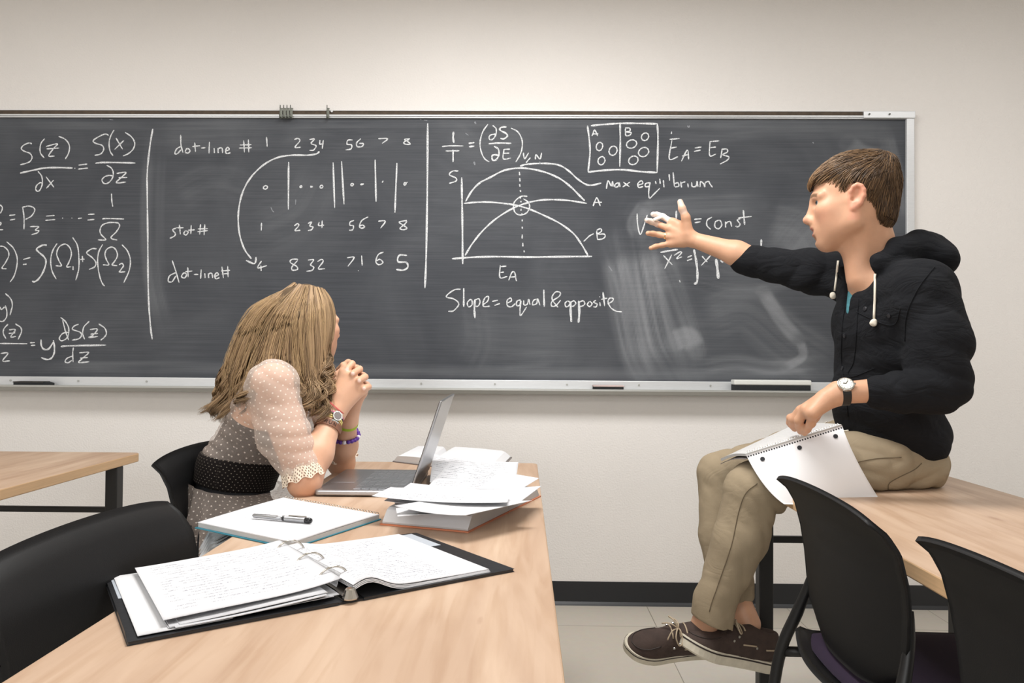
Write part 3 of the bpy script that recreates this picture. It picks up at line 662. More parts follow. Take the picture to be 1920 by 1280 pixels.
M['black_steel'] = mat('black_powder_steel', (14, 14, 15), .45)
TZ = .745
def table(x0, y0, x1, y1, label):
    e = empty('classroom_table', ((x0+x1)/2, (y0+y1)/2, 0), label, 'table', 'maple classroom tables')
    V, Fc = prism(roundrect(x0, y0, x1, y1, .022), TZ-.03, TZ)
    o = rawobj('tabletop', np.array(V), Fc, M['wood'], e); o.data.materials.append(M['wood_edge'])
    for p in o.data.polygons:
        if abs(p.normal.z) < .5: p.material_index = 1
    md = o.modifiers.new('bevel', 'BEVEL'); md.width = .003; md.segments = 2; md.limit_method = 'ANGLE'; md.angle_limit = .9
    for sx in (x0+.021, x1-.021):
        for sy in (y0+.13, y1-.13):
            MB().box((sx-.02, sy-.02, 0), (sx+.02, sy+.02, TZ-.03)).build('leg', M['black_steel'], e, bevel=.003)
    for sy in (y0+.13, y1-.13):
        MB().box((x0+.04, sy-.009, .562), (x1-.04, sy+.009, .58)).build('cross_rail', M['black_steel'], e, bevel=.002)
    return e
table(-.567, .55, .049, 2.378, 'long maple table covered with the open binder, notebook, laptop and papers')
table(.685, .42, 1.287, 2.245, 'maple table with the man sitting on its far end')
table(-1.965, .68, -1.352, 2.54, 'bare maple table behind the chair of the woman, one corner and a black leg showing')

M['shell'] = mat('black_moulded_plastic', (17, 17, 18), .55, bump=.12, bscale=700, spec=.3)
M['purple'] = mat('dark_purple_fabric', (44, 30, 52), .95, bump=.5, bscale=900)
def back_pt(u, v):
    """u across -1..1, v from bottom 0 to top 1; chair faces +x"""
    zz = .500+.335*v
    xs = np.interp(v, [0, .15, .4, .65, .82, .93, 1], [-.226, -.229, -.231, -.235, -.245, -.262, -.286])
    w = .228*np.interp(v, [0, .06, .15, .35, .6, .85, 1], [.70, .80, .88, .94, .99, 1.0, .97])
    xs += .020*(abs(u)**2.2)*np.interp(v, [0, .5, .85, 1], [1.0, 1.0, .55, .30])
    zz += (.012*(1-u*u)-.006*abs(u)**6)*np.interp(v, [.8, 1], [0, 1])+.05*abs(u)**4*(np.interp(v, [0, .2], [1, 0]))
    return np.array([xs, u*w, zz])
def make_chair(label):
    e = empty('stacking_chair', (0, 0, 0), label, 'chair', 'black plastic classroom chairs')
    nu, nv = 29, 33
    P = np.array([[back_pt(-1+2*i/(nu-1), j/(nv-1)) for j in range(nv)] for i in range(nu)])
    V, Fc = gridmesh(P, .009)
    o = rawobj('backrest', V, Fc, M['shell'], e, smooth=True)
    # seat shell with a raised rear rim
    def seat(u, v):
        x = -.258+.485*v; w = .222*np.interp(v, [0, .12, .35, .8, 1], [.80, .95, 1, .97, .90])
        z = .445+.022*abs(u)**3+.030*max(0, 1-v*5)**2-.02*max(0, (v-.82)/.18)**2
        return np.array([x-.03*(1-u*u)*max(0, 1-v*3), u*w, z])
    P = np.array([[seat(-1+2*i/24, j/24) for j in range(25)] for i in range(25)]); V, Fc = gridmesh(P, .014)
    o = rawobj('seat_shell', V, Fc, M['shell'], e, smooth=True)
    def pad(u, v):
        p = seat(u*.90, .07+.88*v); edge = max(abs(u), abs(2*v-1)); p[2] = .462+.02*(1-edge**6); return p
    P = np.array([[pad(-1+2*i/24, j/24) for j in range(25)] for i in range(25)]); V, Fc = gridmesh(P, .02)
    rawobj('seat_cushion', V, Fc, M['purple'], e, smooth=True)
    for s in (-1, 1):
        m = MB(); m.tube(spline([(-.335, s*.245, 0), (-.290, s*.240, .30), (-.268, s*.235, .43), (-.236, s*.222, .52), (-.212, s*.206, .60), (-.200, s*.192, .67)], 5), [.013]*16+[.012, .0115, .011, .0105, .010, .0095, .009, .008, .007, .005], 10)
        m.build('rear_leg', M['black_steel'], e, smooth=True)
        MB().tube(spline([(.225, s*.235, 0), (.185, s*.225, .36), (.165, s*.215, .415), (.10, s*.21, .43), (-.10, s*.215, .43), (-.262, s*.233, .425)], 5), .0115, 10).build('front_leg', M['black_steel'], e, smooth=True)
    MB().tube([(-.10, -.21, .425), (-.10, .21, .425)], .010, 8).build('seat_crossbar', M['black_steel'], e, smooth=True)
    return e
def copy_tree(o, parent=None):
    c = o.copy(); COL.objects.link(c); c.parent = parent
    for ch in list(o.children): copy_tree(ch, c)
    return c
chair0 = make_chair('black chair pushed against the long table beside the open ring binder')
chair0.location = (-.396, 1.081, 0); chair0.rotation_euler = (0, 0, -.09)
for (x, y, rz, lab) in ((-.632, 1.99, 0, 'black chair the woman in the dotted dress is sitting on'),
                        (.868, 1.445, 0, 'black chair in front of the hanging note page, its whole backrest in view'),
                        (.892, .905, 0, 'black chair partly out of view at the table of the man, nearest the camera')):
    c = copy_tree(chair0); c.location = (x, y, 0); c.rotation_euler = (0, 0, rz); c['label'] = lab
# ================================================================ things lying on the tables
def paper_mat(name='written_paper', base=(214, 214, 217), ink=(66, 69, 90), amt=.85, freq=1.0):
    """white paper with rows of small handwriting; point attribute puv = (centimetres across, row number, amount)"""
    m, nt, b = newmat(name)
    a = N(nt, 'ShaderNodeAttribute', attribute_name='puv'); sp = N(nt, 'ShaderNodeSeparateXYZ'); L(nt, a, 'Vector', sp, 'Vector')
    def mt(op, x, y, clamp=False):
        q = N(nt, 'ShaderNodeMath', operation=op); q.use_clamp = clamp
        for i, s in enumerate((x, y)):
            if isinstance(s, (int, float)): q.inputs[i].default_value = s
            elif s is not None: nt.links.new(s, q.inputs[i])
        return q.outputs[0]
    row = mt('FLOOR', sp.outputs['Y'], None); fr = mt('FRACT', sp.outputs['Y'], None)
    band = mt('SUBTRACT', 1.0, mt('MULTIPLY', mt('ABSOLUTE', mt('SUBTRACT', fr, .5), None), 3.2), True)
    cb = N(nt, 'ShaderNodeCombineXYZ'); nt.links.new(mt('MULTIPLY', sp.outputs['X'], 4.2*freq), cb.inputs[0]); nt.links.new(mt('MULTIPLY', sp.outputs['Y'], 2.0), cb.inputs[1])
    n = N(nt, 'ShaderNodeTexNoise', i_Scale=1., i_Detail=2.); L(nt, cb, 'Vector', n, 'Vector')
    cb2 = N(nt, 'ShaderNodeCombineXYZ'); nt.links.new(mt('MULTIPLY', sp.outputs['X'], .45), cb2.inputs[0]); nt.links.new(mt('MULTIPLY', row, 7.3), cb2.inputs[1])
    n2 = N(nt, 'ShaderNodeTexNoise', i_Scale=1., i_Detail=1.); L(nt, cb2, 'Vector', n2, 'Vector')
    letter = mt('SUBTRACT', 1.0, mt('MULTIPLY', mt('ABSOLUTE', mt('SUBTRACT', n.outputs['Fac'], .5), None), 14.), True)
    word = mt('MULTIPLY', mt('SUBTRACT', n2.outputs['Fac'], .40), 12., True)
    f = mt('MULTIPLY', mt('MULTIPLY', letter, word), mt('MULTIPLY', mt('POWER', band, .5), sp.outputs['Z']))
    f = mt('MULTIPLY', f, amt, True)
    mx = N(nt, 'ShaderNodeMix', data_type='RGBA'); nt.links.new(f, mx.inputs[0]); mx.inputs[6].default_value = (*lin(base), 1); mx.inputs[7].default_value = (*lin(ink), 1)
    L(nt, mx, 2, b, 'Base Color'); b.inputs['Roughness'].default_value = .8; b.inputs['Specular IOR Level'].default_value = .2
    return m
M['written'] = paper_mat()
M['printed'] = paper_mat('printed_paper', (216, 216, 219), (70, 72, 84), 1.0, 1.3)
M['paper'] = mat('plain_paper', (216, 216, 218), .8, spec=.2)
M['paper_edge'] = mat('page_edges', (194, 193, 192), .85, var=.05, vscale=30, stretch=(1, 1, 40))
M['vinyl'] = mat('black_vinyl', (34, 35, 38), .33, bump=.15, bscale=90)
M['pocket'] = mat('clear_grey_pocket', (186, 192, 200), .25)
M['chrome'] = mat('chrome', (205, 200, 192), .18, 1.0)
M['teal'] = mat('teal_card_cover', (36, 128, 150), .4)
M['orange'] = mat('orange_book_cover', (206, 128, 92), .45)
M['grey_cover'] = mat('grey_book_cover', (120, 112, 110), .5)
M['silver'] = mat('laptop_aluminium', (176, 177, 180), .28, .85)
M['dark_plastic'] = mat('black_gloss_plastic', (22, 23, 26), .25)
M['screen'] = None

def sheetobj(name, P, material, parent=None, thick=.0004, width_cm=21, rows=26, amt=1., mask=None, origin=None, smooth=True):
    """P: grid nu x nv of points (u across the writing, v down the page)"""
    P = np.asarray(P, float); nu, nv = P.shape[:2]
    n0 = np.cross(P[nu//2+1, nv//2]-P[nu//2, nv//2], P[nu//2, nv//2+1]-P[nu//2, nv//2])
    V, Fc = gridmesh(P, thick)
    U, W = np.meshgrid(np.linspace(0, 1, nu), np.linspace(0, 1, nv), indexing='ij')
    A = np.full(U.shape, amt) if mask is None else mask(U, W)*amt
    A = A*(sstep(.05, .09, U)*sstep(.95, .88, U) if False else np.where((U > .06) & (U < .93) & (W > .07) & (W < .95), 1, 0))
    puv = np.stack([U*width_cm, W*rows, A], -1).reshape(-1, 3)
    if thick: puv = np.vstack([puv, puv*[1, 1, 0]])
    return rawobj(name, V, Fc, material, parent, smooth, origin, {'puv': ('FLOAT_VECTOR', puv)})
def bil(A, B, C, D):
    """A back-left, B front-left, C front-right, D back-right; u left to right, v back to front"""
    A, B, C, D = [np.asarray(q, float) for q in (A, B, C, D)]
    return lambda u, v, z=0.0: (A*(1-u)*(1-v)+B*(1-u)*v+C*u*v+D*u*(1-v))+np.array([0, 0, z])
def grid(f, nu=13, nv=13, u0=0, u1=1, v0=0, v1=1):
    return np.array([[f(u0+(u1-u0)*i/(nu-1), v0+(v1-v0)*j/(nv-1)) for j in range(nv)] for i in range(nu)])

# ---- the open ring binder
zt = TZ+.0005
bA, bB, bC, bD = PZ(197, 1089, zt), PZ(240, 1210, zt), PZ(963, 1071, zt), PZ(780, 1003, zt)
bf = bil(bA, bB, bC, bD)
binder = empty('ring_binder', bf(.5, .5), 'open black ring binder full of handwritten pages on the long table', 'binder')
us0, us1 = .475, .535      # spine
def slab(f, u0, u1, v0, v1, z0, z1, rise=None):
    n = 9; P = np.array([[f(u0+(u1-u0)*i/(n-1), v0+(v1-v0)*j/(n-1), z1+(rise((u0+(u1-u0)*i/(n-1)), v0+(v1-v0)*j/(n-1)) if rise else 0)) for j in range(n)] for i in range(n)])
    return gridmesh(P[:, ::-1], z1-z0)
def slabobj(name, f, u0, u1, v0, v1, z0, z1, m, parent, bev=.0012, rise=None, smooth=False):
    V, Fc = slab(f, u0, u1, v0, v1, z0, z1, rise); o = rawobj(name, V, Fc, m, parent, smooth)
    if bev:
        md = o.modifiers.new('bevel', 'BEVEL'); md.width = bev; md.segments = 2; md.limit_method = 'ANGLE'; md.angle_limit = .9
    return o
slabobj('cover', bf, 0, us0-.004, 0, 1, 0, .0045, M['vinyl'], binder)
slabobj('cover', bf, us1+.004, 1, 0, 1, 0, .0045, M['vinyl'], binder)
slabobj('spine', bf, us0-.004, us1+.004, 0.004, .996, 0, .003, M['vinyl'], binder)
slabobj('pocket', bf, .012, .46, .02, .40, .005, .0056, M['pocket'], binder, 0)
slabobj('pocket', bf, .56, .975, .02, .36, .005, .0056, M['pocket'], binder, 0)
# ring mechanism
um = .505
slabobj('ring_plate', bf, .49, .52, .1, .985, .003, .008, M['chrome'], binder, .002)
for v in (.10, .985):
    c = bf(um, v); MB().tube([c+[0, 0, .005], c+[0, 0, .020]], [.013, .007], 12).build('lever_tab', M['chrome'], binder, bevel=.002)
for v in (.16, .47, .78):
    m = MB(); c = bf(um, v); du = (bf(.6, v)-bf(.4, v)); du /= np.linalg.norm(du)
    m.tube([c+du*(.026*math.cos(t))+np.array([0, 0, .010+.026*math.sin(t)]) for t in np.linspace(-.25, math.pi+.25, 18)], .0017, 8)
    m.build('ring', M['chrome'], binder, smooth=True)
# left stack: lower sheets fanned, one top sheet
rr = np.random.default_rng(3)
for k in range(6):
    du = .004*rr.normal(); dv = .012*rr.normal(); z = .0062+.0012*k
    u0, u1 = .075+du+.006*k, .468+du*2-.004*k
    f = lambda u, v, z=z, dv=dv, u0=u0, u1=u1: bf(u0+(u1-u0)*u, .035+.93*v+dv*.5, z+.004*u*u+.0015*math.sin(3*u+k))
    sheetobj('loose_page', grid(f)[:, ::-1], M['written'], binder, .0008, rows=30, amt=.5)
f = lambda u, v: bf(.02+.20*u, .02+.955*v, .0072)
sheetobj('pocket_sheet', grid(f)[:, ::-1], M['paper'], binder, .0006)
def topl(u, v):
    return bf(.075+(.497-.075)*u, .03+.90*v-.02*u*v, .0165+.013*u**3+.004*math.sin(3.0*u+v)*u*(1-u)*4*.5)
P = grid(topl, 21, 17)
sheetobj('top_page', P[:, ::-1], M['written'], binder, .0006, rows=-22, amt=1., width_cm=23)
def right_page(k):
    def f(u, v):
        s = .515+(.925-.515)*u
        h = .016*math.exp(-((u-.10)/.14)**2)*(.5+.7*v)+.012*math.exp(-u*2.2)-.0018*k
        return bf(s-.004*k*0, .02+.955*v-.02*u*(1-v)*0+.004*k, max(.006+.001*(3-k), .007+h+(1-u)**3*(-.008)))
    return f
for k in (3, 2, 1):
    sheetobj('under_page', grid(right_page(k), 25, 9)[:, ::-1], M['written'], binder, .0012, amt=.2)
sheetobj('top_page', grid(right_page(0), 33, 13)[:, ::-1], M['written'], binder, .0006, width_cm=22, rows=-32, amt=1.35, mask=lambda U, W: np.where(U < .72, 1, .25*(U < .8)))
# ruled divider standing in the rings
def div(u, v): return bf(.497+.012*u, .06+.80*v, .012+.020*math.sin(u*1.4)*(.6+.4*v))
sheetobj('divider_page', grid(div, 9, 9), M['paper'], binder, .0005)
for uu, vv in ((.46, .14), (.55, .5), (.545, .80), (.45, .48)):
    pass

# ---- spiral notebook with the pen on it
z0 = TZ+.0004
nA, nB, nC, nD = PZ(532, 941, z0), PZ(368, 990, z0), PZ(548, 1029, z0), PZ(714, 974, z0)
nf = bil(nA, nB, nC, nD)        # u: 0 at far-left side, 1 at the near-right side; v: 0 spiral edge, 1 open edge
# corners: A far (spiral far end), D near (spiral near end)
nb = empty('spiral_notebook', nf(.5, .5), 'open spiral notebook with a teal cover and a silver pen lying on it', 'notebook')
slabobj('cover', nf, -.005, 1.005, 0, 1.01, .0004, .0020, M['teal'], nb, 0)
slabobj('back_pages', nf, .01, .995, .015, .99, .0021, .0105, M['paper_edge'], nb, 0)
f = lambda u, v: nf(.004+.99*u, .012+.98*v, .0118+.0012*math.sin(3.1*v))
sheetobj('top_page', grid(lambda a, b_: f(b_, a))[:, :], M['written'], nb, .0012, rows=30, amt=.75, mask=lambda U, W: np.where((U > .45) & (W < .40), .9, 0))
sp = MB(); T_ = 34
c = []
for i in range(T_*8+1):
    t = i/8.0; u = .02+.96*t/T_; p = nf(u, -.004, .0075); d = nf(.5, .02)-nf(.5, 0); d /= np.linalg.norm(d)
    a = 2*math.pi*t; c.append(p+d*(.006*math.cos(a))+np.array([0, 0, .0068*math.sin(a)]))
sp.tube(c, .0007, 5); sp.build('spiral_wire', M['chrome'], nb, smooth=True)
# pages folded under, hanging over the table edge
for k in range(7):
    f = lambda u, v, k=k: np.array([PZ(373, 1003+3.6*k, TZ-.012)*(1-u)+PZ(431, 999+1.2*k, TZ-.010)*u])[0]+np.array([-.0, .05*(1-v), -.004*k-.03*v*(1-u)])
    sheetobj('folded_page', grid(f, 7, 5), M['paper'], nb, .0006)

pn0, pn1 = PZ(474, 966, TZ+.02), PZ(584, 976, TZ+.02)
pen = empty('pen', (pn0+pn1)/2-[0, 0, .006], 'silver pen with a black end lying on the open spiral notebook', 'pen', 'pens')
ax = pn1-pn0
def along(t): return pn0+ax*t
MB().tube([along(0), along(.02), along(.40), along(.52)], [.0022, .0042, .0048, .0050], 14).build('barrel', M['silver'], pen, smooth=True)
MB().tube([along(.52), along(.56)], .0053, 14).build('grip_ring', M['dark_plastic'], pen)
MB().tube([along(.56), along(.93)], .0055, 14).build('cap', M['silver'], pen)
MB().tube([along(.90), along(.96), along(1.0)], [.0058, .0060, .0042], 14).build('cap_end', M['dark_plastic'], pen, smooth=True)
MB().tube([along(.62)+[0, 0, .0065], along(.92)+[0, 0, .0072]], .0012, 8).build('clip', M['chrome'], pen)

# ---- laptop
def screen_mat():
    m, nt, b = newmat('lit_screen'); b.inputs['Base Color'].default_value = (.02, .02, .02, 1)
    b.inputs['Emission Color'].default_value = (.93, .95, 1, 1); b.inputs['Emission Strength'].default_value = 1.0; b.inputs['Roughness'].default_value = .2; return m
M['screen'] = screen_mat()
M['keys'] = mat('dark_keys', (60, 62, 66), .5)
lx0, ly0 = PZ(588, 931, TZ)[:2]; ly1 = ly0+.325; lx1 = lx0+.245
lap = empty('laptop', ((lx0+lx1)/2, (ly0+ly1)/2, TZ), 'open silver laptop in front of the woman, screen turned towards her', 'laptop')
V, Fc = prism(roundrect(lx0, ly0, lx1, ly1, .012), TZ+.003, TZ+.017)
o = rawobj('base', np.array(V), Fc, M['silver'], lap); md = o.modifiers.new('bevel', 'BEVEL'); md.width = .004; md.segments = 3; md.limit_method = 'ANGLE'; md.angle_limit = .9
V, Fc = prism(roundrect(lx0+.012, ly0+.11, lx0+.078, ly1-.11, .004), TZ+.017, TZ+.0173); rawobj('touchpad', np.array(V), Fc, M['silver'], lap)
kb = MB()
for i in range(6):
    for j in range(14):
        kx = lx0+.095+.021*i; ky = ly0+.02+.0205*j; kb.box((kx, ky, TZ+.0168), (kx+.0175, ky+.0170, TZ+.0176))
o = kb.build('keyboard', M['silver'], lap)
hinge = np.array([lx1-.004, 0, TZ+.018]); ang = math.radians(18); LH = .236
dv = np.array([math.sin(ang), 0, math.cos(ang)]); nv_ = np.array([math.cos(ang), 0, -math.sin(ang)])
def lidbox(y0, y1, s0, s1, t0, t1):
    m = MB(); pts = lambda t: [hinge+dv*s+nv_*t+np.array([0, y, 0]) for (y, s) in ((y0, s0), (y1, s0), (y1, s1), (y0, s1))]
    return m.hexa(pts(t0), pts(t1))
lidbox(ly0, ly1, 0, LH, 0, .006).build('lid', M['silver'], lap, bevel=.0025)
lidbox(ly0+.004, ly1-.004, .004, LH-.004, -.0012, 0).build('screen_bezel', M['dark_plastic'], lap)
lidbox(ly0+.014, ly1-.014, .018, LH-.014, -.0016, -.0012).build('display', M['screen'], lap)
m = MB(); m.tube([hinge+np.array([0, ly0+.03, 0]), hinge+np.array([0, ly1-.03, 0])], .0055, 12); m.build('hinge', M['dark_plastic'], lap, smooth=True)

# ---- thick open textbook with the orange cover
def openbook(label, name, A, B, C, D, uspine, th, cover, z0=TZ, hl=.030, hr=.022, cov_t=.0028, grp='open books on the near table'):
    f = bil(A, B, C, D); e = empty(name, f(.5, .5), label, 'book', grp)
    slabobj('cover', f, 0, uspine-.02, 0, 1, .0004, cov_t, cover, e, .0008)
    slabobj('cover', f, uspine+.02, 1, 0, 1, .0004, cov_t, cover, e, .0008)
    slabobj('spine', f, uspine-.021, uspine+.021, .002, .998, .0004, cov_t*.9, cover, e, 0)
    def blk(side, h):
        u0, u1 = ((.012, uspine-.002) if side < 0 else (.988, uspine+.002))
        def pt(u, v):
            prof = h*(.12+.88*min(1, u/.10)) if u < .11 else h*(1+.22*math.sin((u-.11)*2.6))*(1 if u < .86 else max(.12, 1-((u-.86)/.14)**2*.9))
            return f(u0+(u1-u0)*u, .015+.97*v, cov_t+prof)
        P = grid(pt, 25, 7)
        if side < 0: P = P[:, ::-1]
        nu, nv = P.shape[:2]; Vt = P.reshape(-1, 3); Wb = Vt.copy(); Wb[:, 2] = z0+cov_t+.0003
        V = np.vstack([Vt, Wb]); ix = np.arange(nu*nv).reshape(nu, nv); k = nu*nv
        q = [(ix[i, j], ix[i+1, j], ix[i+1, j+1], ix[i, j+1]) for i in range(nu-1) for j in range(nv-1)]
        ring = [ix[i, 0] for i in range(nu)]+[ix[-1, j] for j in range(1, nv)]+[ix[i, -1] for i in range(nu-2, -1, -1)]+[ix[0, j] for j in range(nv-2, 0, -1)]
        q += [(b, a, a+k, b+k) for a, b in zip(ring, ring[1:]+ring[:1])]
        q = [tuple(int(i) for i in t) for t in q]
        o = rawobj('page_block', V, q, M['paper_edge'], e); U, W = np.meshgrid(np.linspace(0, 1, nu), np.linspace(0, 1, nv), indexing='ij')
        o.data.materials.append(M['paper'])
        for i in range((nu-1)*(nv-1)): o.data.polygons[i].material_index = 1
    blk(-1, hl); blk(1, hr); return e
bkA, bkB, bkC, bkD = PZ(712, 950, TZ), PZ(712, 983, TZ), PZ(878, 999, TZ), PZ(1015, 930, TZ)
# the near cover corner sits at 878,999; book runs away to the right
bkA = PZ(712, 984, TZ); bkB = PZ(878, 999, TZ); bkC = PZ(1014, 931, TZ); bkD = bkA+(bkC-bkB)
openbook('thick open textbook with an orange cover under the loose sheets', 'textbook', bkA+0, bkB, bkC, bkD, .52, .03, M['orange'], hl=.030, hr=.026)
fA, fB, fC, fD = PZ(733, 862, TZ), PZ(845, 882, TZ), PZ(975, 884, TZ), PZ(900, 846, TZ)
openbook('open grey book at the far end of the table behind the laptop', 'open_book', PZ(775, 846, TZ), PZ(736, 866, TZ), PZ(930, 890, TZ), PZ(960, 858, TZ), .36, .02, M['grey_cover'], hl=.018, hr=.02)

# ---- loose sheets, each its own thing
def sheet(px4, zs4, label, mat_=None, curl=0., rows=26, amt=.8, width=21, mask=None, bow=0.):
    """px4: corners in the photo back-left, front-left, front-right, back-right with heights zs4 above the table"""
    C4 = [PZ(p[0], p[1], TZ+z) for p, z in zip(px4, zs4)]; f = bil(*C4)
    g = lambda u, v: f(u, v, curl*(u-.5)**2*4-curl*.5+bow*math.sin(math.pi*u)*math.sin(math.pi*v))
    e = sheetobj('loose_sheet', grid(g, 17, 13)[:, ::-1], mat_ or M['printed'], None, .0005, width_cm=width, rows=-rows, amt=amt, mask=mask, origin=C4[0]*.25+C4[1]*.25+C4[2]*.25+C4[3]*.25)
    tag(e, label, 'paper', 'loose sheets on the near table'); return e
sheet([(812, 853), (806, 906), (966, 914), (972, 868)], (.042, .036, .036, .042), 'loose white sheet over the far book, beside the laptop lid', rows=14, amt=.8, curl=.006)
sheet([(842, 868), (800, 914), (975, 918), (1011, 896)], (.046, .044, .046, .044), 'loose printed sheet with long lines of text, behind the top sheets', rows=14, amt=1.2, width=14, mask=lambda U, W: np.where(U < .6, 1, 0))
sheet([(770, 908), (720, 942), (970, 948), (1015, 914)], (.050, .046, .049, .047), 'loose sheet jutting past the textbook cover towards the table edge', rows=20, amt=.6, curl=.008)
sheet([(735, 912), (745, 966), (880, 965), (985, 925)], (.049, .037, .046, .050), 'loose sheet whose corner droops over the front of the textbook', M['paper'], curl=-.004)
sheet([(733, 915), (697, 932), (952, 944), (955, 926)], (.060, .057, .060, .060), 'topmost loose sheet with a table of grey figures, on the textbook', rows=9, amt=1.3, width=26, curl=.006, mask=lambda U, W: np.where((W < .75), 1, 0))
sheet([(868, 928), (740, 950), (873, 968), (998, 940)], (.054, .050, .050, .053), 'loose blank sheet lying at the front edge of the textbook', M['paper'], curl=.005)
# ================================================================ helpers for people
def skin_obj(name, V, Q, material, parent, col=None, extra=None):
    at = {}
    if col is not None:
        at['col'] = ('FLOAT_COLOR', np.concatenate([col, np.ones((len(col), 1))], 1))
    if extra: at.update(extra)
    return rawobj(name, V, Q, material, parent, True, attrs=at)
def hit(sd, px, py, off=0.0, y0=1.2, h0=None):
    """where the line of sight through a photo point meets a body surface, lifted by off"""
    d = ray(px, py); d = d/np.linalg.norm(d); t = y0/d[1]; best = (1e9, 0)
    for _ in range(90):
        e = float(sd.ev((CAM+d*t)[None])[0])
        if abs(e) < best[0]: best = (abs(e), t)
        if e < .0006: break
        t += max(e*.8, .0004)
        if t > 3.2: break
    p = CAM+d*best[1]; e = .003
    n = np.array([float(sd.ev((p+np.eye(3)[k]*e)[None])[0])-float(sd.ev((p-np.eye(3)[k]*e)[None])[0]) for k in range(3)]); n /= np.linalg.norm(n)+1e-9
    return p+n*off, n
def strands(name, curves, rad, cols, material, parent, sides=3):
    """curves (S,T,3): many thin hair strands in one mesh"""
    C = np.asarray(curves, float); S, T = C.shape[:2]
    tan = np.gradient(C, axis=1); tan /= np.linalg.norm(tan, axis=2)[..., None]+1e-9
    ref = np.where(np.abs(tan[..., 2:3]) < .9, np.array([0, 0, 1.0]), np.array([1.0, 0, 0]))
    a = np.cross(tan, ref); a /= np.linalg.norm(a, axis=2)[..., None]+1e-9; b = np.cross(tan, a)
    rr = np.asarray(rad)*np.ones((S, 1)); prof = np.minimum(1, np.minimum(np.linspace(.6, 6, T), np.linspace(5, .25, T)))
    R = (rr*prof[None, :])[..., None]
    V = np.stack([C+R*(math.cos(2*math.pi*k/sides)*a+math.sin(2*math.pi*k/sides)*b) for k in range(sides)], 2)  # S,T,k,3
    idx = np.arange(S*T*sides).reshape(S, T, sides)
    q = np.stack([idx[:, :-1], np.roll(idx, -1, 2)[:, :-1], np.roll(idx, -1, 2)[:, 1:], idx[:, 1:]], -1).reshape(-1, 4)
    col = np.repeat(np.asarray(cols), T*sides, 0)
    return skin_obj(name, V.reshape(-1, 3), q, material, parent, col)
def hair_mat(name, spec=.45):
    m, nt, b = newmat(name); a = N(nt, 'ShaderNodeAttribute', attribute_name='col'); L(nt, a, 'Color', b, 'Base Color')
    b.inputs['Roughness'].default_value = .5; b.inputs['Specular IOR Level'].default_value = spec*.6
    return m
M['skin'] = attr_mat('skin', rough=.48, sss=.12, bump=.12, bscale=600, var=.035, vscale=45, spec=.4)
M['hair'] = hair_mat('hair')
def polysd(P2, poly):
    """signed distance to a 2-D outline"""
    poly = np.asarray(poly, float); d = np.full(len(P2), 1e9); s = np.ones(len(P2))
    n = len(poly)
    for i in range(n):
        a = poly[i]; b = poly[i-1]; e = b-a; w = P2-a
        t = np.clip((w@e)/(e@e), 0, 1); r = w-t[:, None]*e; d = np.minimum(d, (r*r).sum(1))
        c1 = P2[:, 1] >= a[1]; c2 = P2[:, 1] < b[1]; c3 = e[0]*w[:, 1] > e[1]*w[:, 0]
        f = (c1 & c2 & c3) | (~c1 & ~c2 & ~c3); s = np.where(f, -s, s)
    return s*np.sqrt(d)
def head(sd, O, R, s=1.0, fem=False):
    """adds a head to a body; local x forward, y left, z up, origin between the ears"""
    g = lambda x, y, z: O+R@(np.array([x*.915, y, z])*s)
    E = lambda c, r, k=.02, Rl=None, neg=False: sd.ell(g(*c), np.array(r)*s, R if Rl is None else R@Rl, k*s, neg)
    C = lambda a, b, ra, rb, k=.015, neg=False: sd.cone(g(*a), g(*b), ra*s, rb*s, k*s, neg)
    E((-.012, 0, .055), (.106, .083, .094), .01)
    E((.045, 0, -.018), (.058, .062, .088), .04)
    E((.076, 0, -.090), (.020, .024, .019), .03)
    for y in (-1, 1):
        C((.002, y*.058, -.050), (.072, y*.016, -.092), .020, .018, .03)
        C((.002, y*.060, -.050), (.0, y*.066, .0), .020, .02, .03)
        E((.066, y*.048, -.008), (.030, .022, .020), .03)
        E((.108, y*.033, .015), (.014, .018, .0105), .010, neg=True); E((.048, y*.036, -.045), (.030, .026, .034), .04)
        C((.104, y*.012, .034), (.088, y*.055, .030), .0095, .009, .016)
        # lids
        C((.095, y*.020, .0235), (.0955, y*.034, .0290), .0030, .0032, .004); C((.0955, y*.034, .0290), (.087, y*.047, .019), .0036, .0034, .004)
        C((.092, y*.022, .004), (.090, y*.044, .003), .0034, .0030, .008)
        E((.110, y*.0125, -.031), (.012, .0095, .010), .008)
        # ear
        Re = frame_from(x=(.92, y*-.30, .22), z=(-.30, 0, .95))
        E((-.008, y*.083, .012), (.019, .008, .031), .008, Re)
        ring = [(.010, y*.082, .010), (.009, y*.086, .027), (.002, y*.089, .038), (-.008, y*.091, .0425), (-.018, y*.092, .038), (-.0245, y*.092, .027), (-.0245, y*.091, .012), (-.015, y*.088, -.006), (.003, y*.084, -.020)]
        for a, b in zip(ring[:-1], ring[1:]): C(a, b, .0048, .0048, .006)
        E((.004, y*.085, -.016), (.007, .006, .009), .006)
        E((-.003, y*.098, .014), (.0115, .013, .018), .004, Re, True); E((.006, y*.094, .006), (.005, .012, .007), .004, Re, True)
    C((.108, 0, .020), (.121, 0, -.020), .0085, .0105, .014)
    E((.127, 0, -.026), (.0115, .0115, .0105), .010)
    E((.092, 0, -.058), (.020, .030, .024), .025)
    C((.108, -.013, -.0535), (.108, .013, -.0535), .0062, .0062, .008); E((.111, 0, -.052), (.007, .010, .006), .006)
    C((.102, -.012, -.0695), (.102, .012, -.0695), .0072, .0072, .008); E((.104, 0, -.070), (.007, .010, .007), .006)
    C((.118, -.022, -.0612), (.118, .022, -.0612), .0075, .0075, .005, True)
    C((.108, -.014, -.082), (.108, .014, -.082), .006, .006, .012, True)
    return g
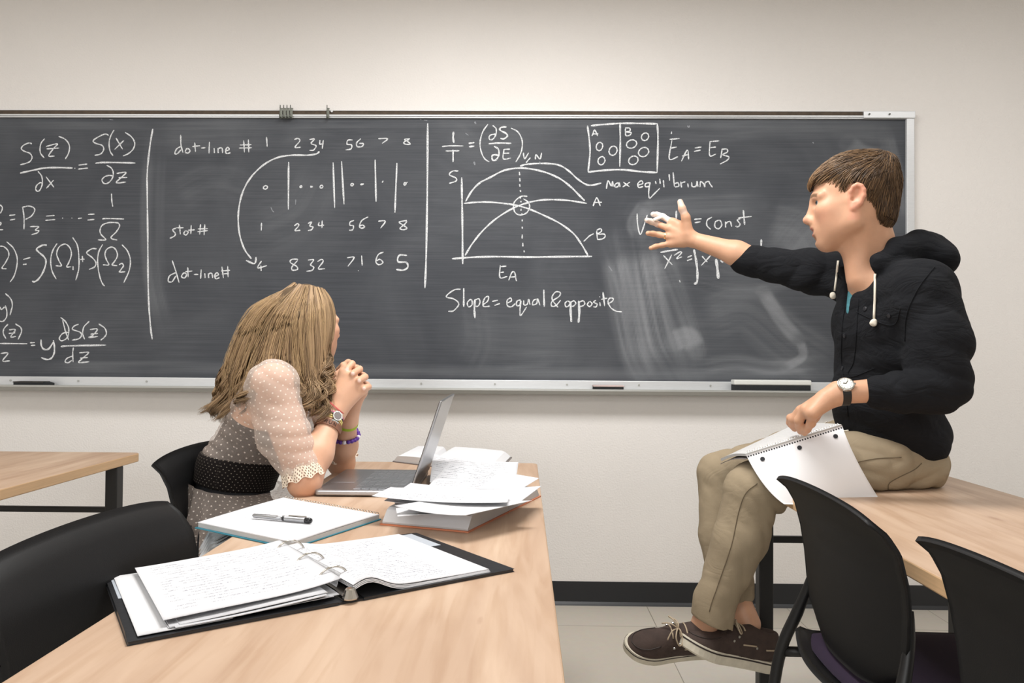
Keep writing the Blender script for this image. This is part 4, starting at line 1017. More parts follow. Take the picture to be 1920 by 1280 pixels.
def head_colors(V, O, R, s, col, lip, brow, fem=False):
    X = (V-O)@R/s; X = X*np.array([1/.915, 1, 1]); near = np.linalg.norm(X, axis=1) < .2
    def blend(mask, c):
        m = (mask*near)[:, None]; col[:] = col*(1-m)+np.array(c)*m
    y = np.abs(X[:, 1])
    blend(.55*np.exp(-((X[:, 0]-.075)/.03)**2-((y-.05)/.022)**2-((X[:, 2]+.022)/.022)**2), lin((222, 150, 128)))
    blend(.5*sstep(.078, .092, y)*(X[:, 0] < .02)*(np.abs(X[:, 2]-.01) < .06), lin((224, 146, 124)))
    blend(.4*np.exp(-((X[:, 0]-.128)/.016)**2-(y/.016)**2-((X[:, 2]+.028)/.014)**2), lin((222, 150, 128)))
    blend(.85*sstep(.024, .018, y)*sstep(.096, .102, X[:, 0])*sstep(.0135, .010, np.abs(X[:, 2]+.0615)), lip)
    bz = .0365-.25*(np.clip(y-.034, 0, 1)); blend(.9*sstep(.010, .016, y)*sstep(.060, .052, y)*sstep(.0065, .0035, np.abs(X[:, 2]-bz))*(X[:, 0] > .05), brow)
    return X
def eyeball(parent, O, R, s, side, gaze=(1, 0, 0)):
    c = O+R@(np.array([.0825, side*.033, .0150])*s); r = .0122*s; V = []; Fc = []; n, k = 14, 18
    R2 = R@frame_from(x=gaze, z=(0, 0, 1)); cols = []
    for i in range(n+1):
        th = math.pi*i/n
        for j in range(k):
            ph = 2*math.pi*j/k; V.append(c+R2@(r*np.array([math.cos(th), math.sin(th)*math.cos(ph), math.sin(th)*math.sin(ph)])))
            cols.append(lin((18, 18, 20)) if th < .28 else lin((104, 118, 120)) if th < .56 else lin((236, 230, 226)))
    for i in range(n):
        for j in range(k): Fc.append((i*k+j, (i+1)*k+j, (i+1)*k+(j+1) % k, i*k+(j+1) % k))
    return skin_obj('eye', np.array(V), np.array(Fc), M['eye'], parent, np.array(cols))
M['eye'] = attr_mat('eye', rough=.08)
def finger(sd, pts, r0, r1, k=.006):
    n = len(pts); R = np.linspace(r0, r1, n)
    for i in range(n-1): sd.cone(pts[i], pts[i+1], R[i], R[i+1], k)
def ringband(pts_center, axis, ra, rb, ref, w, t, n=40, wob=0.0):
    """a bracelet-like band: ellipse round an axis; returns closed strip solid"""
    axis = np.asarray(axis, float)/np.linalg.norm(axis); a = np.asarray(ref, float); a = a-axis*(a@axis); a /= np.linalg.norm(a); b = np.cross(axis, a)
    V = []; c = np.asarray(pts_center, float)
    for i in range(n):
        th = 2*math.pi*i/n; d = ra*math.cos(th)*a+rb*math.sin(th)*b; u = d/np.linalg.norm(d); o = axis*wob*math.sin(th*1.0)
        for (dw, dt) in ((-w/2, 0), (w/2, 0), (w/2, t), (-w/2, t)): V.append(c+d+o+axis*dw+u*dt)
    Fc = []
    for i in range(n):
        j = (i+1) % n
        for k in range(4): Fc.append((i*4+k, j*4+k, j*4+(k+1) % 4, i*4+(k+1) % 4))
    return V, Fc
def folds(P, terms):
    """cloth folds: each term (direction, spacing, amplitude, centre, reach, seed)"""
    o = np.zeros(len(P))
    for d, lam, amp, c, reach, seed in terms:
        w = np.exp(-(((P-np.asarray(c))/reach)**2).sum(1)) if c is not None else 1.0
        ph = (P@np.asarray(d, float))/lam*2*math.pi+1.6*noise3(P, 9., seed)
        o += amp*w*(1-2*np.abs(np.sin(ph*.5)))*-1.0*.5+amp*w*.0
    return o
# ================================================================ the man on the right table
man = empty('person', PZ(1690, 915, TZ), 'man in a black hooded jacket seated on a table end, pointing at the chalkboard', 'person')
SKM = np.array(lin((204, 157, 127)))
b = SDF()
HO = PY(1598, 389, 2.0); HR = frame_from(x=(-.935, .355, -.02), z=(0.02, 0, 1))
hg = head(b, HO, HR, 1.0)
SL, EL, WL = PY(1728, 548, 1.86), PY(1765, 722, 1.80), PY(1572, 737, 1.83)
SR, ER, WR = PY(1600, 520, 2.18), PY(1450, 497, 2.31), PY(1299, 449, 2.43)
NB = PY(1650, 520, 2.03); CH = PY(1668, 610, 2.01); WA = PY(1662, 745, 2.05); PV = PY(1685, 848, 2.10)
TR = frame_from(x=(-.985, -.17, 0), z=(.03, 0, 1))         # chest faces the room's left
b.cone(HO+HR@np.array([-.028, 0, -.03]), NB, .060, .064, .03)
b.cone(HO+HR@np.array([-.005, 0, -.06]), PY(1612, 520, 1.99), .040, .035, .03)
for y in (-1, 1): b.cone(HO+HR@np.array([-.03, y*.05, -.02]), PY(1612, 522, 2.0)+TR@np.array([0, y*.012, 0]), .016, .012, .02)
b.ell(CH, (.105, .165, .17), TR, .05); b.ell(WA, (.10, .14, .15), TR, .05); b.ell(PY(1672, 846, 2.10), (.08, .13, .08), TR, .05)
b.cone(NB, SL, .055, .055, .05); b.cone(NB, SR, .055, .055, .05)
b.chain([SL, EL, WL], [.05, .036, .027], .02); b.chain([SR, ER], [.05, .037], .02)
b.cone(ER, ER*.55+WR*.45, .037, .0385, .02); b.cone(ER*.55+WR*.45, WR, .0385, .0245, .02)
# pointing hand, palm to the camera
def hp(x, y, Y): return PY(x, y, Y)
mI, mM, mR, mP = hp(1261, 417, 2.455), hp(1254, 428, 2.45), hp(1254, 443, 2.45), hp(1258, 456, 2.455)
for q, r in ((mI, .0125), (mM, .0125), (mR, .012), (mP, .011)): b.cone(WR, q, .020, r, .012)
b.cone(hp(1282, 424, 2.44), mI, .017, .012, .012); b.cone(hp(1280, 455, 2.445), mP, .016, .011, .012)
b.cone(mI, mP, .0115, .0105, .012)
finger(b, [mI, hp(1243, 406, 2.475), hp(1232, 402.5, 2.478), hp(1224.5, 401.5, 2.47)], .0105, .0088)
finger(b, [mM, hp(1233, 420, 2.48), hp(1221, 415.5, 2.475), hp(1213, 412.8, 2.462)], .0108, .0090)
finger(b, [mR, hp(1236, 440, 2.468), hp(1224, 438, 2.465), hp(1215, 437.3, 2.455)], .0105, .0086)
finger(b, [mP, hp(1242, 459.5, 2.458), hp(1229, 462, 2.455), hp(1220.5, 465, 2.447)], .0095, .0076)
b.cone(hp(1290, 436, 2.425), hp(1286, 408, 2.415), .0185, .0145, .014)
finger(b, [hp(1286, 408, 2.415), hp(1279, 391, 2.412), hp(1275.3, 378.5, 2.418)], .0135, .0098, .008)
# hand holding the pen on the note pad
kI, kM, kR, kP = hp(1523, 774, 1.815), hp(1511, 767, 1.838), hp(1502, 769, 1.862), hp(1498, 775, 1.885)
for q, r in ((kI, .0135), (kM, .0135), (kR, .013), (kP, .012)): b.cone(WL, q, .023, r, .014)
b.cone(kI, kP, .012, .011, .012); b.cone(hp(1548, 748, 1.825), kI, .022, .014, .014)
finger(b, [kI, hp(1521, 793, 1.835), hp(1513, 804, 1.855), hp(1508, 811, 1.868)], .0118, .0088)
finger(b, [kM, hp(1498, 788, 1.855), hp(1499, 800, 1.872), hp(1501, 808, 1.882)], .0118, .0090)
finger(b, [kR, hp(1487, 786, 1.88), hp(1487, 797, 1.893), hp(1490, 803, 1.90)], .0115, .0088)
finger(b, [kP, hp(1482, 783, 1.905), hp(1481, 792, 1.915), hp(1483, 797, 1.922)], .010, .008)
b.cone(hp(1545, 752, 1.86), hp(1527, 782, 1.89), .018, .012, .012); finger(b, [hp(1527, 782, 1.89), hp(1516, 797, 1.893), hp(1510, 806, 1.892)], .012, .009, .008)
# legs
KL, AL = PY(1408, 915, 1.95), PY(1338, 1128, 1.965)
KR_, AR = PY(1350, 888, 2.15), PY(1378, 1112, 2.085)
HL, HRt = PY(1660, 858, 2.02), PY(1610, 838, 2.22)
for h_, k_, a_ in ((HL, KL, AL), (HRt, KR_, AR)): b.chain([h_, k_, a_], [.07, .05, .038], .02)
AL2, AR2 = PY(1320, 1172, 1.985), PY(1403, 1168, 2.05)
b.cone(AL, AL2, .038, .036, .01); b.cone(AR, AR2, .036, .034, .01)
V, Q = b.mesh(.0027)
col = np.tile(SKM, (len(V), 1))
X = head_colors(V, HO, HR, 1.0, col, lin((196, 126, 114)), lin((104, 78, 54)))
beard = (.16*sstep(.05, .09, X[:, 0]*1.0+.02)*sstep(-.035, -.06, X[:, 2])*(np.linalg.norm(X, axis=1) < .16))[:, None]
col = col*(1-beard)+np.array(lin((176, 134, 110)))*beard  # slight beard tone round the mouth and chin
# chalky fingers
for pts, a in (([mI, hp(1243, 406, 2.475), hp(1224.5, 401.5, 2.47)], .9), ([hp(1233, 420, 2.48), hp(1213, 412.8, 2.462)], .7), ([hp(1281, 396, 2.41), hp(1275.3, 378.5, 2.418)], .5)):
    for p, q in zip(pts[:-1], pts[1:]):
        d, t = segd(V, p, q); w = (a*sstep(.016, .010, d)*(.7+.3*np.clip(noise3(V, 160., 5), -1, 1)))[:, None]; w = np.clip(w, 0, 1)
        col = col*(1-w)+np.array(lin((240, 238, 234)))*w
skin_obj('body', V, Q, M['skin'], man, col)
for s_ in (-1, 1): eyeball(man, HO, HR, 1.0, s_, (.88, .45, -.02))
MB().tube(spline([HO+HR@np.array(q) for q in ((.0905, .021, .0245), (.0945, .030, .0268), (.0925, .040, .0255), (.0860, .0475, .0205))], 5), .0013, 6).build('eyelashes', mat('dark_lashes', (52, 38, 30), .8), man, smooth=True)

# ---- hair
hd = SDF()
def HG(x, y, z): return HO+HR@np.array([x*.915, y, z])
hd.ell(HG(-.022, 0, .058), (.103, .089, .094), HR, .01)
hd.ell(HG(.045, 0, .099), (.066, .066, .034), HR@frame_from(x=(.90, 0, -.42), z=(.42, 0, .9)), .03)
hd.ell(HG(.092, -.004, .077), (.026, .050, .016), HR@frame_from(x=(.87, 0, -.48), z=(.48, 0, .87)), .02)
hd.ell(HG(-.075, 0, -.015), (.042, .062, .058), HR, .03)
hd.ell(HG(-.072, 0, .112), (.043, .05, .030), HR, .03)
FACE = [(.30, .30), (.130, .064), (.113, .066), (.101, .071), (.082, .071), (.064, .062), (.050, .045), (.049, .028), (.047, .008), (.038, -.004), (.028, -.002), (.022, .020), (.018, .044), (.004, .048), (-.018, .044), (-.030, .026), (-.034, .0), (-.040, -.022), (-.052, -.046), (-.085, -.066), (-.14, -.085), (-.14, -.3), (.30, -.3)]
FACE = [(x, z) for x, z in FACE]
def hairdisp(P):
    Xl = (P-HO)@HR; Xl = Xl*np.array([1/.915, 1, 1]); dd = polysd(Xl[:, [0, 2]], FACE)
    fl = np.arctan2(Xl[:, 2]-.12, Xl[:, 0]+.07)
    tex = .0022*np.sin(fl*70+2*noise3(P, 22., 3))+.0018*noise3(P, 75., 8)
    return np.where(dd > .012, tex, -.03*sstep(.006, -.012, dd)+tex*sstep(0, .012, dd))
hd.disp = hairdisp
V, Q = hd.mesh(.0032)
hc = np.array(lin((66, 51, 38))); c = hc*(1+.25*noise3(V, 60., 2))[:, None]
M['hairbase'] = attr_mat('short_hair', rough=.6, spec=.3)
hair_o = skin_obj('hair', V, Q, M['hairbase'], man, c)
# strands combed forward from the crown
Xl = (V-HO)@HR; Xl = Xl*np.array([1/.915, 1, 1]); dpoly = polysd(Xl[:, [0, 2]], FACE)
cand = np.where((dpoly > .004))[0]
sel = RNG.choice(cand, 3400)
crown = HG(-.082, 0.01, .142)
T_ = 9; S_ = len(sel); curves = np.zeros((S_, T_, 3)); p = V[sel].copy()
def hgrad(P, e=.004):
    return np.stack([hd.ev(P+np.eye(3)[k]*e, disp=False)-hd.ev(P-np.eye(3)[k]*e, disp=False) for k in range(3)], 1)
ln = RNG.uniform(.022, .048, S_); lift = RNG.uniform(.0004, .0042, S_)
fwd_w = HR@np.array([1, 0, 0]); dn_w = HR@np.array([0, 0, -1])
for i in range(T_):
    n = hgrad(p); n /= np.linalg.norm(n, axis=1)[:, None]+1e-9
    d0 = hd.ev(p, disp=False); p = p-n*(d0-lift*(i/(T_-1.))**.6)[:, None]
    curves[:, i] = p
    fl = p-crown; fl /= np.linalg.norm(fl, axis=1)[:, None]+1e-6
    hgt = ((p-HO)@HR)[:, 2]; w = (sstep(.05, .11, hgt)*sstep(-.10, -.03, ((p-HO)@HR)[:, 0]))[:, None]
    d = fl*.8+fwd_w*(.9*w)+dn_w*(.55*(1-w)+.12*w)+fwd_w*.15
    d = d-n*(d*n).sum(1)[:, None]; d /= np.linalg.norm(d, axis=1)[:, None]+1e-9
    p = p+d*(ln/T_)[:, None]
tone = np.clip(.5+.5*noise3(curves[:, 0], 90., 4)+RNG.normal(0, .25, S_), 0, 1)[:, None]
front_lit = (sstep(.02, .10, ((curves[:, 0]-HO)@HR)[:, 0])*sstep(.05, .1, ((curves[:, 0]-HO)@HR)[:, 2]))[:, None]
cols = (np.array(lin((62, 47, 35)))*(1-tone)+np.array(lin((126, 98, 69)))*tone)*(1+.95*front_lit)  # strands at the front top lightened in colour for the light falling there
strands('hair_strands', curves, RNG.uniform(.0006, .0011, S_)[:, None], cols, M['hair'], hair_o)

# ---- trousers
tr = SDF()
tr.ell(PY(1678, 862, 2.11), (.108, .170, .108), TR, .04)
TH, TK = PY(1655, 862, 2.02), PY(1412, 917, 1.95)
tr.chain([TH, TH*.5+TK*.5, TK], [.100, .088, .070], .03)
tr.chain([TK, PY(1388, 1010, 1.955), PY(1340, 1128, 1.965)], [.069, .069, .054], .02); tr.cone(PY(1340, 1128, 1.965), PY(1331, 1190, 1.968), .055, .055, .006)
tr.chain([HRt, HRt*.5+KR_*.5, KR_], [.095, .082, .064], .03)
tr.chain([KR_, PY(1358, 1000, 2.13), PY(1370, 1090, 2.10)], [.064, .070, .064], .012); tr.cone(PY(1370, 1090, 2.10), PY(1371, 1108, 2.10), .066, .064, .006)
tr.box((1.25, 1.7, TZ-.2+.0015), (.55, .54, .2), None, .004, .012, True)
HN = np.array([.31, 0, .95]); tr.box(PY(1333, 1164, 1.966)-HN*.085, (.12, .10, .085), frame_from(x=(.95, 0, -.31), z=HN), .003, .004, True)
tr.box(PY(1371, 1172, 2.10), (.12, .10, .085), None, .004, .004, True)
kp = TK+np.array([.05, 0, -.02]); kp2 = KR_+np.array([.05, 0, -.02]); hp_ = TH
tr.disp = lambda P: folds(P, [((.75, .1, .65), .030, .0085, kp, .085, 1), ((.75, .1, .65), .034, .007, kp2, .08, 2), ((.25, 0, .97), .05, .007, PY(1580, 880, 1.95), .13, 3), ((-.5, 0, .85), .042, .007, PY(1690, 885, 2.0), .09, 4), ((.3, .2, .9), .055, .003, PY(1345, 1110, 1.96), .07, 5), ((.9, .3, .2), .06, .004, None, .1, 6)])+.002*noise3(P, 26., 9)
V, Q = tr.mesh(.0042)
def cloth(name, rgb, rough=.9, weave=900, bump=.35, var=.07, sheen=0., vscale=14, wr=9., wrs=.36):
    m = mat(name, rgb, rough, var=var, vscale=vscale, bump=bump, bscale=weave, spec=.15)
    nt = m.node_tree; b_ = nt.nodes['Principled BSDF']; tc = N(nt, 'ShaderNodeTexCoord'); mp = N(nt, 'ShaderNodeMapping'); mp.inputs['Scale'].default_value = (1., 1., 1.9); mp.inputs['Rotation'].default_value = (.5, .7, .2)
    L(nt, tc, 'Object', mp, 'Vector'); n = N(nt, 'ShaderNodeTexNoise', i_Scale=wr, i_Detail=3.); n.inputs['Distortion'].default_value = 1.4; L(nt, mp, 'Vector', n, 'Vector')
    ab = N(nt, 'ShaderNodeMath', operation='SUBTRACT'); L(nt, n, 'Fac', ab, 0); ab.inputs[1].default_value = .5; a2 = N(nt, 'ShaderNodeMath', operation='ABSOLUTE'); L(nt, ab, 'Value', a2, 0)
    bp = N(nt, 'ShaderNodeBump'); bp.inputs['Strength'].default_value = wrs; bp.inputs['Distance'].default_value = .035; L(nt, a2, 'Value', bp, 'Height')
    old = b_.inputs['Normal'].links[0].from_node; L(nt, bp, 'Normal', old, 'Normal')
    if sheen: m.node_tree.nodes['Principled BSDF'].inputs['Sheen Weight'].default_value = sheen
    return m
M['khaki'] = cloth('khaki_twill', (152, 137, 114), wr=6., wrs=.16); M['khaki_seam'] = mat('khaki_stitching', (104, 90, 70), .9)
trs = skin_obj('trousers', V, Q, M['khaki'], man)
def seam(sd, pts, r, m, name, parent, off=.0006, n=5):
    P = np.array([hit(sd, x, y, off)[0] for x, y in spline(pts, n)]); return MB().tube(P, r, 6).build(name, m, parent, smooth=True)
seam(tr, [(1665, 917), (1668, 905), (1690, 892), (1715, 880), (1728, 868)], .0011, M['khaki_seam'], 'seam', trs)
seam(tr, [(1600, 868), (1640, 860), (1690, 857)], .0011, M['khaki_seam'], 'seam', trs)
seam(tr, [(1420, 906), (1398, 925), (1385, 960), (1372, 1020), (1352, 1080), (1335, 1128), (1330, 1146)], .0011, M['khaki_seam'], 'seam', trs)

# ---- t-shirt and jacket
ts = SDF(); ts.ell(CH+[0, 0, .0], (.110, .165, .17), TR, .05); pass
jk = SDF()
jk.ell(CH, (.128, .182, .185), TR, .05); jk.ell(WA+TR@np.array([.012, 0, 0]), (.122, .160, .16), TR, .06)
jk.ell(PY(1672, 806, 2.09), (.118, .172, .095), TR, .05)
jk.ell(PY(1680, 822, 2.10), (.10, .165, .09), TR, .04)
jk.cone(NB+[.01, 0, -.03], SL, .070, .074, .05); jk.cone(NB+[.01, 0, -.03], SR, .065, .066, .05)
CL, CR = PY(1646, 737, 1.815), PY(1394, 487, 2.365)
jk.chain([SL, PY(1758, 640, 1.815), EL], [.078, .070, .062], .03); jk.chain([EL, PY(1690, 734, 1.805)], [.060, .052], .03)
CLd = (CL-EL)/np.linalg.norm(CL-EL); CRd = (CR-ER)/np.linalg.norm(CR-ER)
jk.cone(PY(1690, 735, 1.808), CL-CLd*.006, .0500, .0445, .006)
jk.chain([SR, SR*.5+ER*.5, ER], [.074, .063, .056], .03); jk.cone(ER, CR-CRd*.03, .054, .052, .01); jk.cone(CR-CRd*.04, CR-CRd*.006, .0535, .0500, .006)
# hood folded round the neck
hood = [(PY(1616, 520, 1.945), .014), (PY(1645, 496, 1.935), .024), (PY(1682, 472, 1.945), .034), (PY(1722, 464, 1.98), .044), (PY(1744, 470, 2.06), .046), (PY(1720, 462, 2.13), .040), (PY(1672, 466, 2.15), .026), (PY(1618, 486, 2.13), .018), (PY(1578, 506, 2.07), .012)]
jk.chain([q for q, r in hood], [r for q, r in hood], .02)
jk.ell(PY(1738, 486, 2.03), (.065, .12, .052), frame_from(x=(.86, 0, -.5), z=(.5, 0, .86)), .03)
# open neck
(v0, vn0), (v1, vn1), (v2, vn2) = hit(jk, 1606, 508), hit(jk, 1583, 578), hit(jk, 1592, 516)
jk.cone(v0-vn0*.006, v1-vn1*.001, .044, .017, .008, True)
ts.cone(v2-vn2*.036, v1-vn1*.036, .029, .026, .01)
V, Q = ts.mesh(.004); skin_obj('t_shirt', V, Q, cloth('teal_jersey', (84, 140, 150)), man)
jk.cone(PY(1625, 470, 2.02), PY(1604, 520, 1.96), .072, .040, .02, True)
jk.box(PY(1660, 935, 2.05), (.40, .34, .085), frame_from(x=(.94, 0, -.33), z=(.33, 0, .94)), .01, .012, True)
def jdisp(P):
    return folds(P, [((.3, .2, .93), 0.055, .008, EL+np.array([.0, 0, .03]), .10, 11), ((.8, 0, .6), .050, .009, PY(1720, 720, 1.80), .07, 12), ((.95, .2, -.3), .055, .009, PY(1520, 510, 2.22), .10, 13), ((.5, .1, .85), .060, .008, PY(1640, 770, 1.95), .13, 14), ((.6, -.2, -.75), .085, .005, PY(1700, 600, 1.85), .13, 15), ((.8, .2, .5), .05, .007, PY(1735, 470, 2.02), .07, 16), ((.4, .3, .8), .08, .004, None, 1, 17)])+.0025*noise3(P, 20., 21)
jk.disp = jdisp
V, Q = jk.mesh(.0042)
M['black_cloth'] = cloth('black_canvas', (27, 28, 31), .92, 800, .4, .12)
jko = skin_obj('jacket', V, Q, M['black_cloth'], man)
M['cord'] = mat('cream_cotton_cord', (226, 218, 202), .9, bump=.6, bscale=700)
M['snap'] = mat('dark_snap', (46, 46, 50), .35, .5)
def cordline(pts, r, knot=None):
    P = np.array([hit(jk, x, y, r*.9)[0] for x, y in spline(pts, 4)]); m = MB().tube(P, r, 8)
    if knot:
        q, n = hit(jk, *knot, off=.007); rr = np.random.default_rng(int(knot[0]))
        s = SDF(); s.ell(q, (.0085, .0085, .010), None, .004)
        for _ in range(5): v = rr.normal(size=3); v /= np.linalg.norm(v); s.ell(q+v*.006, (.0045, .0045, .0045), None, .003)
        kv, kq = s.mesh(.0016, 16); m.add(kv, [tuple(f) for f in kq])
    return m.build('drawstring', M['cord'], jko, smooth=True)
cordline([(1572, 490), (1570, 515), (1567, 545)], .0030, (1566, 553))
cordline([(1642, 512), (1642, 550), (1640, 598)], .0032, (1641, 605))
for x, y in ((1610, 537), (1622, 579), (1667, 592), (1584, 629), (1580, 530 if False else 690)):
    q, n = hit(jk, x, y, 0); MB().tube([q-n*.001, q+n*.002, q+n*.0028], [.0062, .0062, .004], 14).build('snap_button', M['snap'], jko, smooth=False)
seam(jk, [(1606, 584), (1630, 596), (1660, 608), (1680, 606), (1688, 578)], .0013, M['black_cloth'], 'pocket_flap', jko, .001)
seam(jk, [(1583, 575), (1579, 620), (1578, 680), (1586, 730), (1590, 780)], .0016, M['black_cloth'], 'placket_edge', jko, .0008)
seam(jk, [(1610, 560), (1605, 640), (1600, 680), (1590, 700), (1600, 706), (1640, 690)], .0012, M['black_cloth'], 'seam', jko, .0008)
seam(jk, [(1752, 500), (1722, 540), (1700, 590), (1697, 640)], .0014, M['black_cloth'], 'armhole_seam', jko, .0008)
m = MB(); m.tube(spline([hit(jk, 1553, 790, .004)[0], hit(jk, 1547, 796, .004)[0], hit(jk, 1550, 806, .003)[0]], 5), .002, 8)
m.tube(spline([hit(jk, 1572, 800, .004)[0], hit(jk, 1579, 799, .005)[0], hit(jk, 1582, 806, .004)[0], hit(jk, 1592, 806, .003)[0]], 5), .0022, 8); m.build('waist_cord', M['cord'], jko, smooth=True)

# ---- watch and ring
wa = (EL-WL)/np.linalg.norm(EL-WL); wc = WL+wa*.012
M['strap'] = mat('black_leather', (20, 19, 19), .5); M['steel'] = mat('brushed_steel', (190, 190, 186), .25, 1.); M['dial'] = mat('cream_dial', (228, 224, 212), .35)
wdir = PY(1573, 725, 1.5)-PY(1573, 735, 1.83); wdir = np.array([-.25, -.72, .62]); wdir -= wa*(wdir@wa); wdir /= np.linalg.norm(wdir)
V, Fc = ringband(wc, wa, .0305, .0300, wdir, .020, .0022, 44); watch = rawobj('wrist_watch', np.array(V), Fc, M['strap'], man)
cc = wc+wdir*.0305
MB().tube([cc, cc+wdir*.008], .0200, 28).build('case', M['steel'], watch, bevel=.0012)
MB().tube([cc+wdir*.0078, cc+wdir*.0084], .0165, 28).build('dial', M['dial'], watch)
u_ = np.cross(wdir, wa); hm = MB()
for dv_, l_, w_ in ((u_*.8+wa*.6, .010, .0008), (wa*-.9+u_*.2, .0075, .0010)): hm.tube([cc+wdir*.0088, cc+wdir*.0088+dv_*l_], w_, 6)
for k in range(12):
    a = 2*math.pi*k/12; d_ = math.cos(a)*u_+math.sin(a)*wa; hm.tube([cc+wdir*.0086+d_*.0128, cc+wdir*.0086+d_*.0150], .0006, 5)
hm.build('hands_and_marks', M['snap'], watch)
MB().tube([cc+wdir*.004+wa*.0195, cc+wdir*.004+wa*.0235], .0025, 10).build('crown', M['steel'], watch)
rc = mR*.72+hp(1236, 440, 2.468)*.28; V, Fc = ringband(rc, hp(1236, 440, 2.468)-mR, .0112, .0112, (0, 0, 1), .0042, .0012, 24)
M['gold'] = mat('pale_gold', (224, 196, 140), .25, 1.); rawobj('finger_ring', np.array(V), Fc, M['gold'], man)

# ---- shoes
M['brown_suede'] = mat('dark_brown_suede', (62, 48, 42), .85, var=.18, vscale=50, bump=.3, bscale=500)
M['brown_dark'] = mat('brown_leather_trim', (46, 36, 32), .6)
M['sole'] = mat('worn_cream_rubber', (206, 198, 180), .7, var=.10, vscale=40)
M['lace'] = mat('tan_leather_lace', (176, 158, 134), .7)
def shoe(heel, fwd, up, Lg=.292):
    R = frame_from(x=fwd, z=up); g = lambda x, y, z: np.asarray(heel)+R@np.array([x, y, z])
    k = Lg/.292
    # sole outline
    out = [(.0, .0), (.004, .022), (.03, .034), (.09, .034), (.16, .040), (.215, .047), (.262, .038), (.285, .018), (.292, 0), (.286, -.02), (.264, -.038), (.215, -.046), (.16, -.038), (.09, -.033), (.03, -.033), (.004, -.022)]
    out = spline(np.array(out+out[:1]), 3)[:-1]; spring = lambda x: .012*max(0, (x-.19)/.10)**2
    n = len(out)
    rows = [(.96, 0), (1.0, .005), (1.0, .024), (.985, .030)]
    V = []
    for sc_, z in rows:
        for x, y in out: V.append(g((.146+(x-.146)*sc_)*k, y*sc_*k, (z+spring(x))*k))
    Fc = [tuple(range(n-1, -1, -1)), tuple(3*n+i for i in range(n))]
    for r in range(3):
        for i in range(n): j = (i+1) % n; Fc.append((r*n+i, r*n+j, (r+1)*n+j, (r+1)*n+i))
    so = rawobj('shoe', np.array(V), Fc, M['sole'], man)
    V = []
    for z in (.0225, .0265):
        for x, y in out: V.append(g((.146+(x-.146)*1.004)*k, y*1.01*k, (z+spring(x))*k))
    rawobj('foxing_line', np.array(V), [(i, (i+1) % n, n+(i+1) % n, n+i) for i in range(n)], M['brown_dark'], so)
    s = SDF(); E = lambda c, r, kk=.02, neg=False, Rl=None: s.ell(g(*[v*k for v in c]), np.array(r)*k, R if Rl is None else R@Rl, kk, neg)
    E((.060, 0, .055), (.058, .033, .052)); E((.030, 0, .070), (.030, .028, .045), .02)
    E((.150, 0, .036), (.090, .038, .046), .03); E((.225, 0, .030), (.062, .043, .032), .03)
    s.cone(g(.07*k, 0, .07*k), g(.15*k, 0, .065*k), .032*k, .026*k, .03)
    s.ell(g(.052*k, 0, .118*k), np.array((.040, .024, .030))*k, R, .008, True)
    s.box(g(.146*k, 0, -.03*k), np.array((.2, .1, .056))*k, R, .002, .003, True)
    V, Q = s.mesh(.0034); up_ = skin_obj('upper', V, Q, M['brown_suede'], so)
    def onup(x, y, off=.0008):
        p = g(x*k, y*k, .16*k); d = -R[:, 2]
        for _ in range(60):
            e = float(s.ev(p[None])[0])
            if e < .0008: break
            p = p+d*max(e*.8, .0005)
        return p-d*off
    ap = [(.20, .030), (.235, .032), (.262, .022), (.274, 0), (.262, -.022), (.235, -.032), (.20, -.030)]
    MB().tube(spline([onup(x, y) for x, y in ap], 5), .0013, 6).build('toe_seam', M['brown_dark'], so, smooth=True)
    def onside(x, z, sgn, off=.001):
        p = g(x*k, sgn*.12*k, z*k); d = R[:, 1]*-sgn
        for _ in range(60):
            e = float(s.ev(p[None])[0])
            if e < .0008: break
            p = p+d*max(e*.8, .0005)
        return p-d*off
    for sgn in (1, -1):
        for a, b_ in ((.135, .095), (.062, .025)):
            MB().tube([onside(a+(b_-a)*t, .060+.004*t, sgn) for t in np.linspace(0, 1, 6)], .0022, 6, flat=1.).build('side_lace', M['lace'], so, smooth=True)
        for x, z in ((.093, .060), (.165, .064), (.150, .076)):
            q = onside(x, z, sgn, 0); MB().tube([q-R[:, 1]*-sgn*-.0, q+R[:, 1]*sgn*.002], .0036, 10).build('eyelet', M['steel'], so)
    ll = MB()
    for x in (.128, .148, .168):
        ll.tube([onup(x, y, .002) for y in np.linspace(-.022, .022, 7)], .0021, 6)
    for sgn in (1, -1):
        c0 = onup(.150, 0, .004)
        loop = [c0, c0+R@np.array([.012, sgn*.016, .014]), c0+R@np.array([.018, sgn*.034, .006]), c0+R@np.array([.008, sgn*.044, -.012]), c0+R@np.array([-.004, sgn*.034, -.010]), c0+R@np.array([-.002, sgn*.012, .004]), c0]
        ll.tube(spline(loop, 5), .0020, 6)
        ll.tube(spline([c0, c0+R@np.array([.022, sgn*.012, .006]), c0+R@np.array([.036, sgn*.026, -.012])], 5), .0019, 6)
    ll.build('laces', M['lace'], so, smooth=True)
    return so
heel2 = PY(1441, 1257, 2.035); toe2 = PY(1240, 1212, 1.915)
shoe(heel2, toe2-heel2, np.array([-.20, -.10, 1.0]), .305)
heel1 = PY(1352, 1216, 2.03); toe1 = PY(1184, 1222, 1.99)
shoe(heel1, toe1-heel1, np.array([-.1, -.58, .85]), .285)

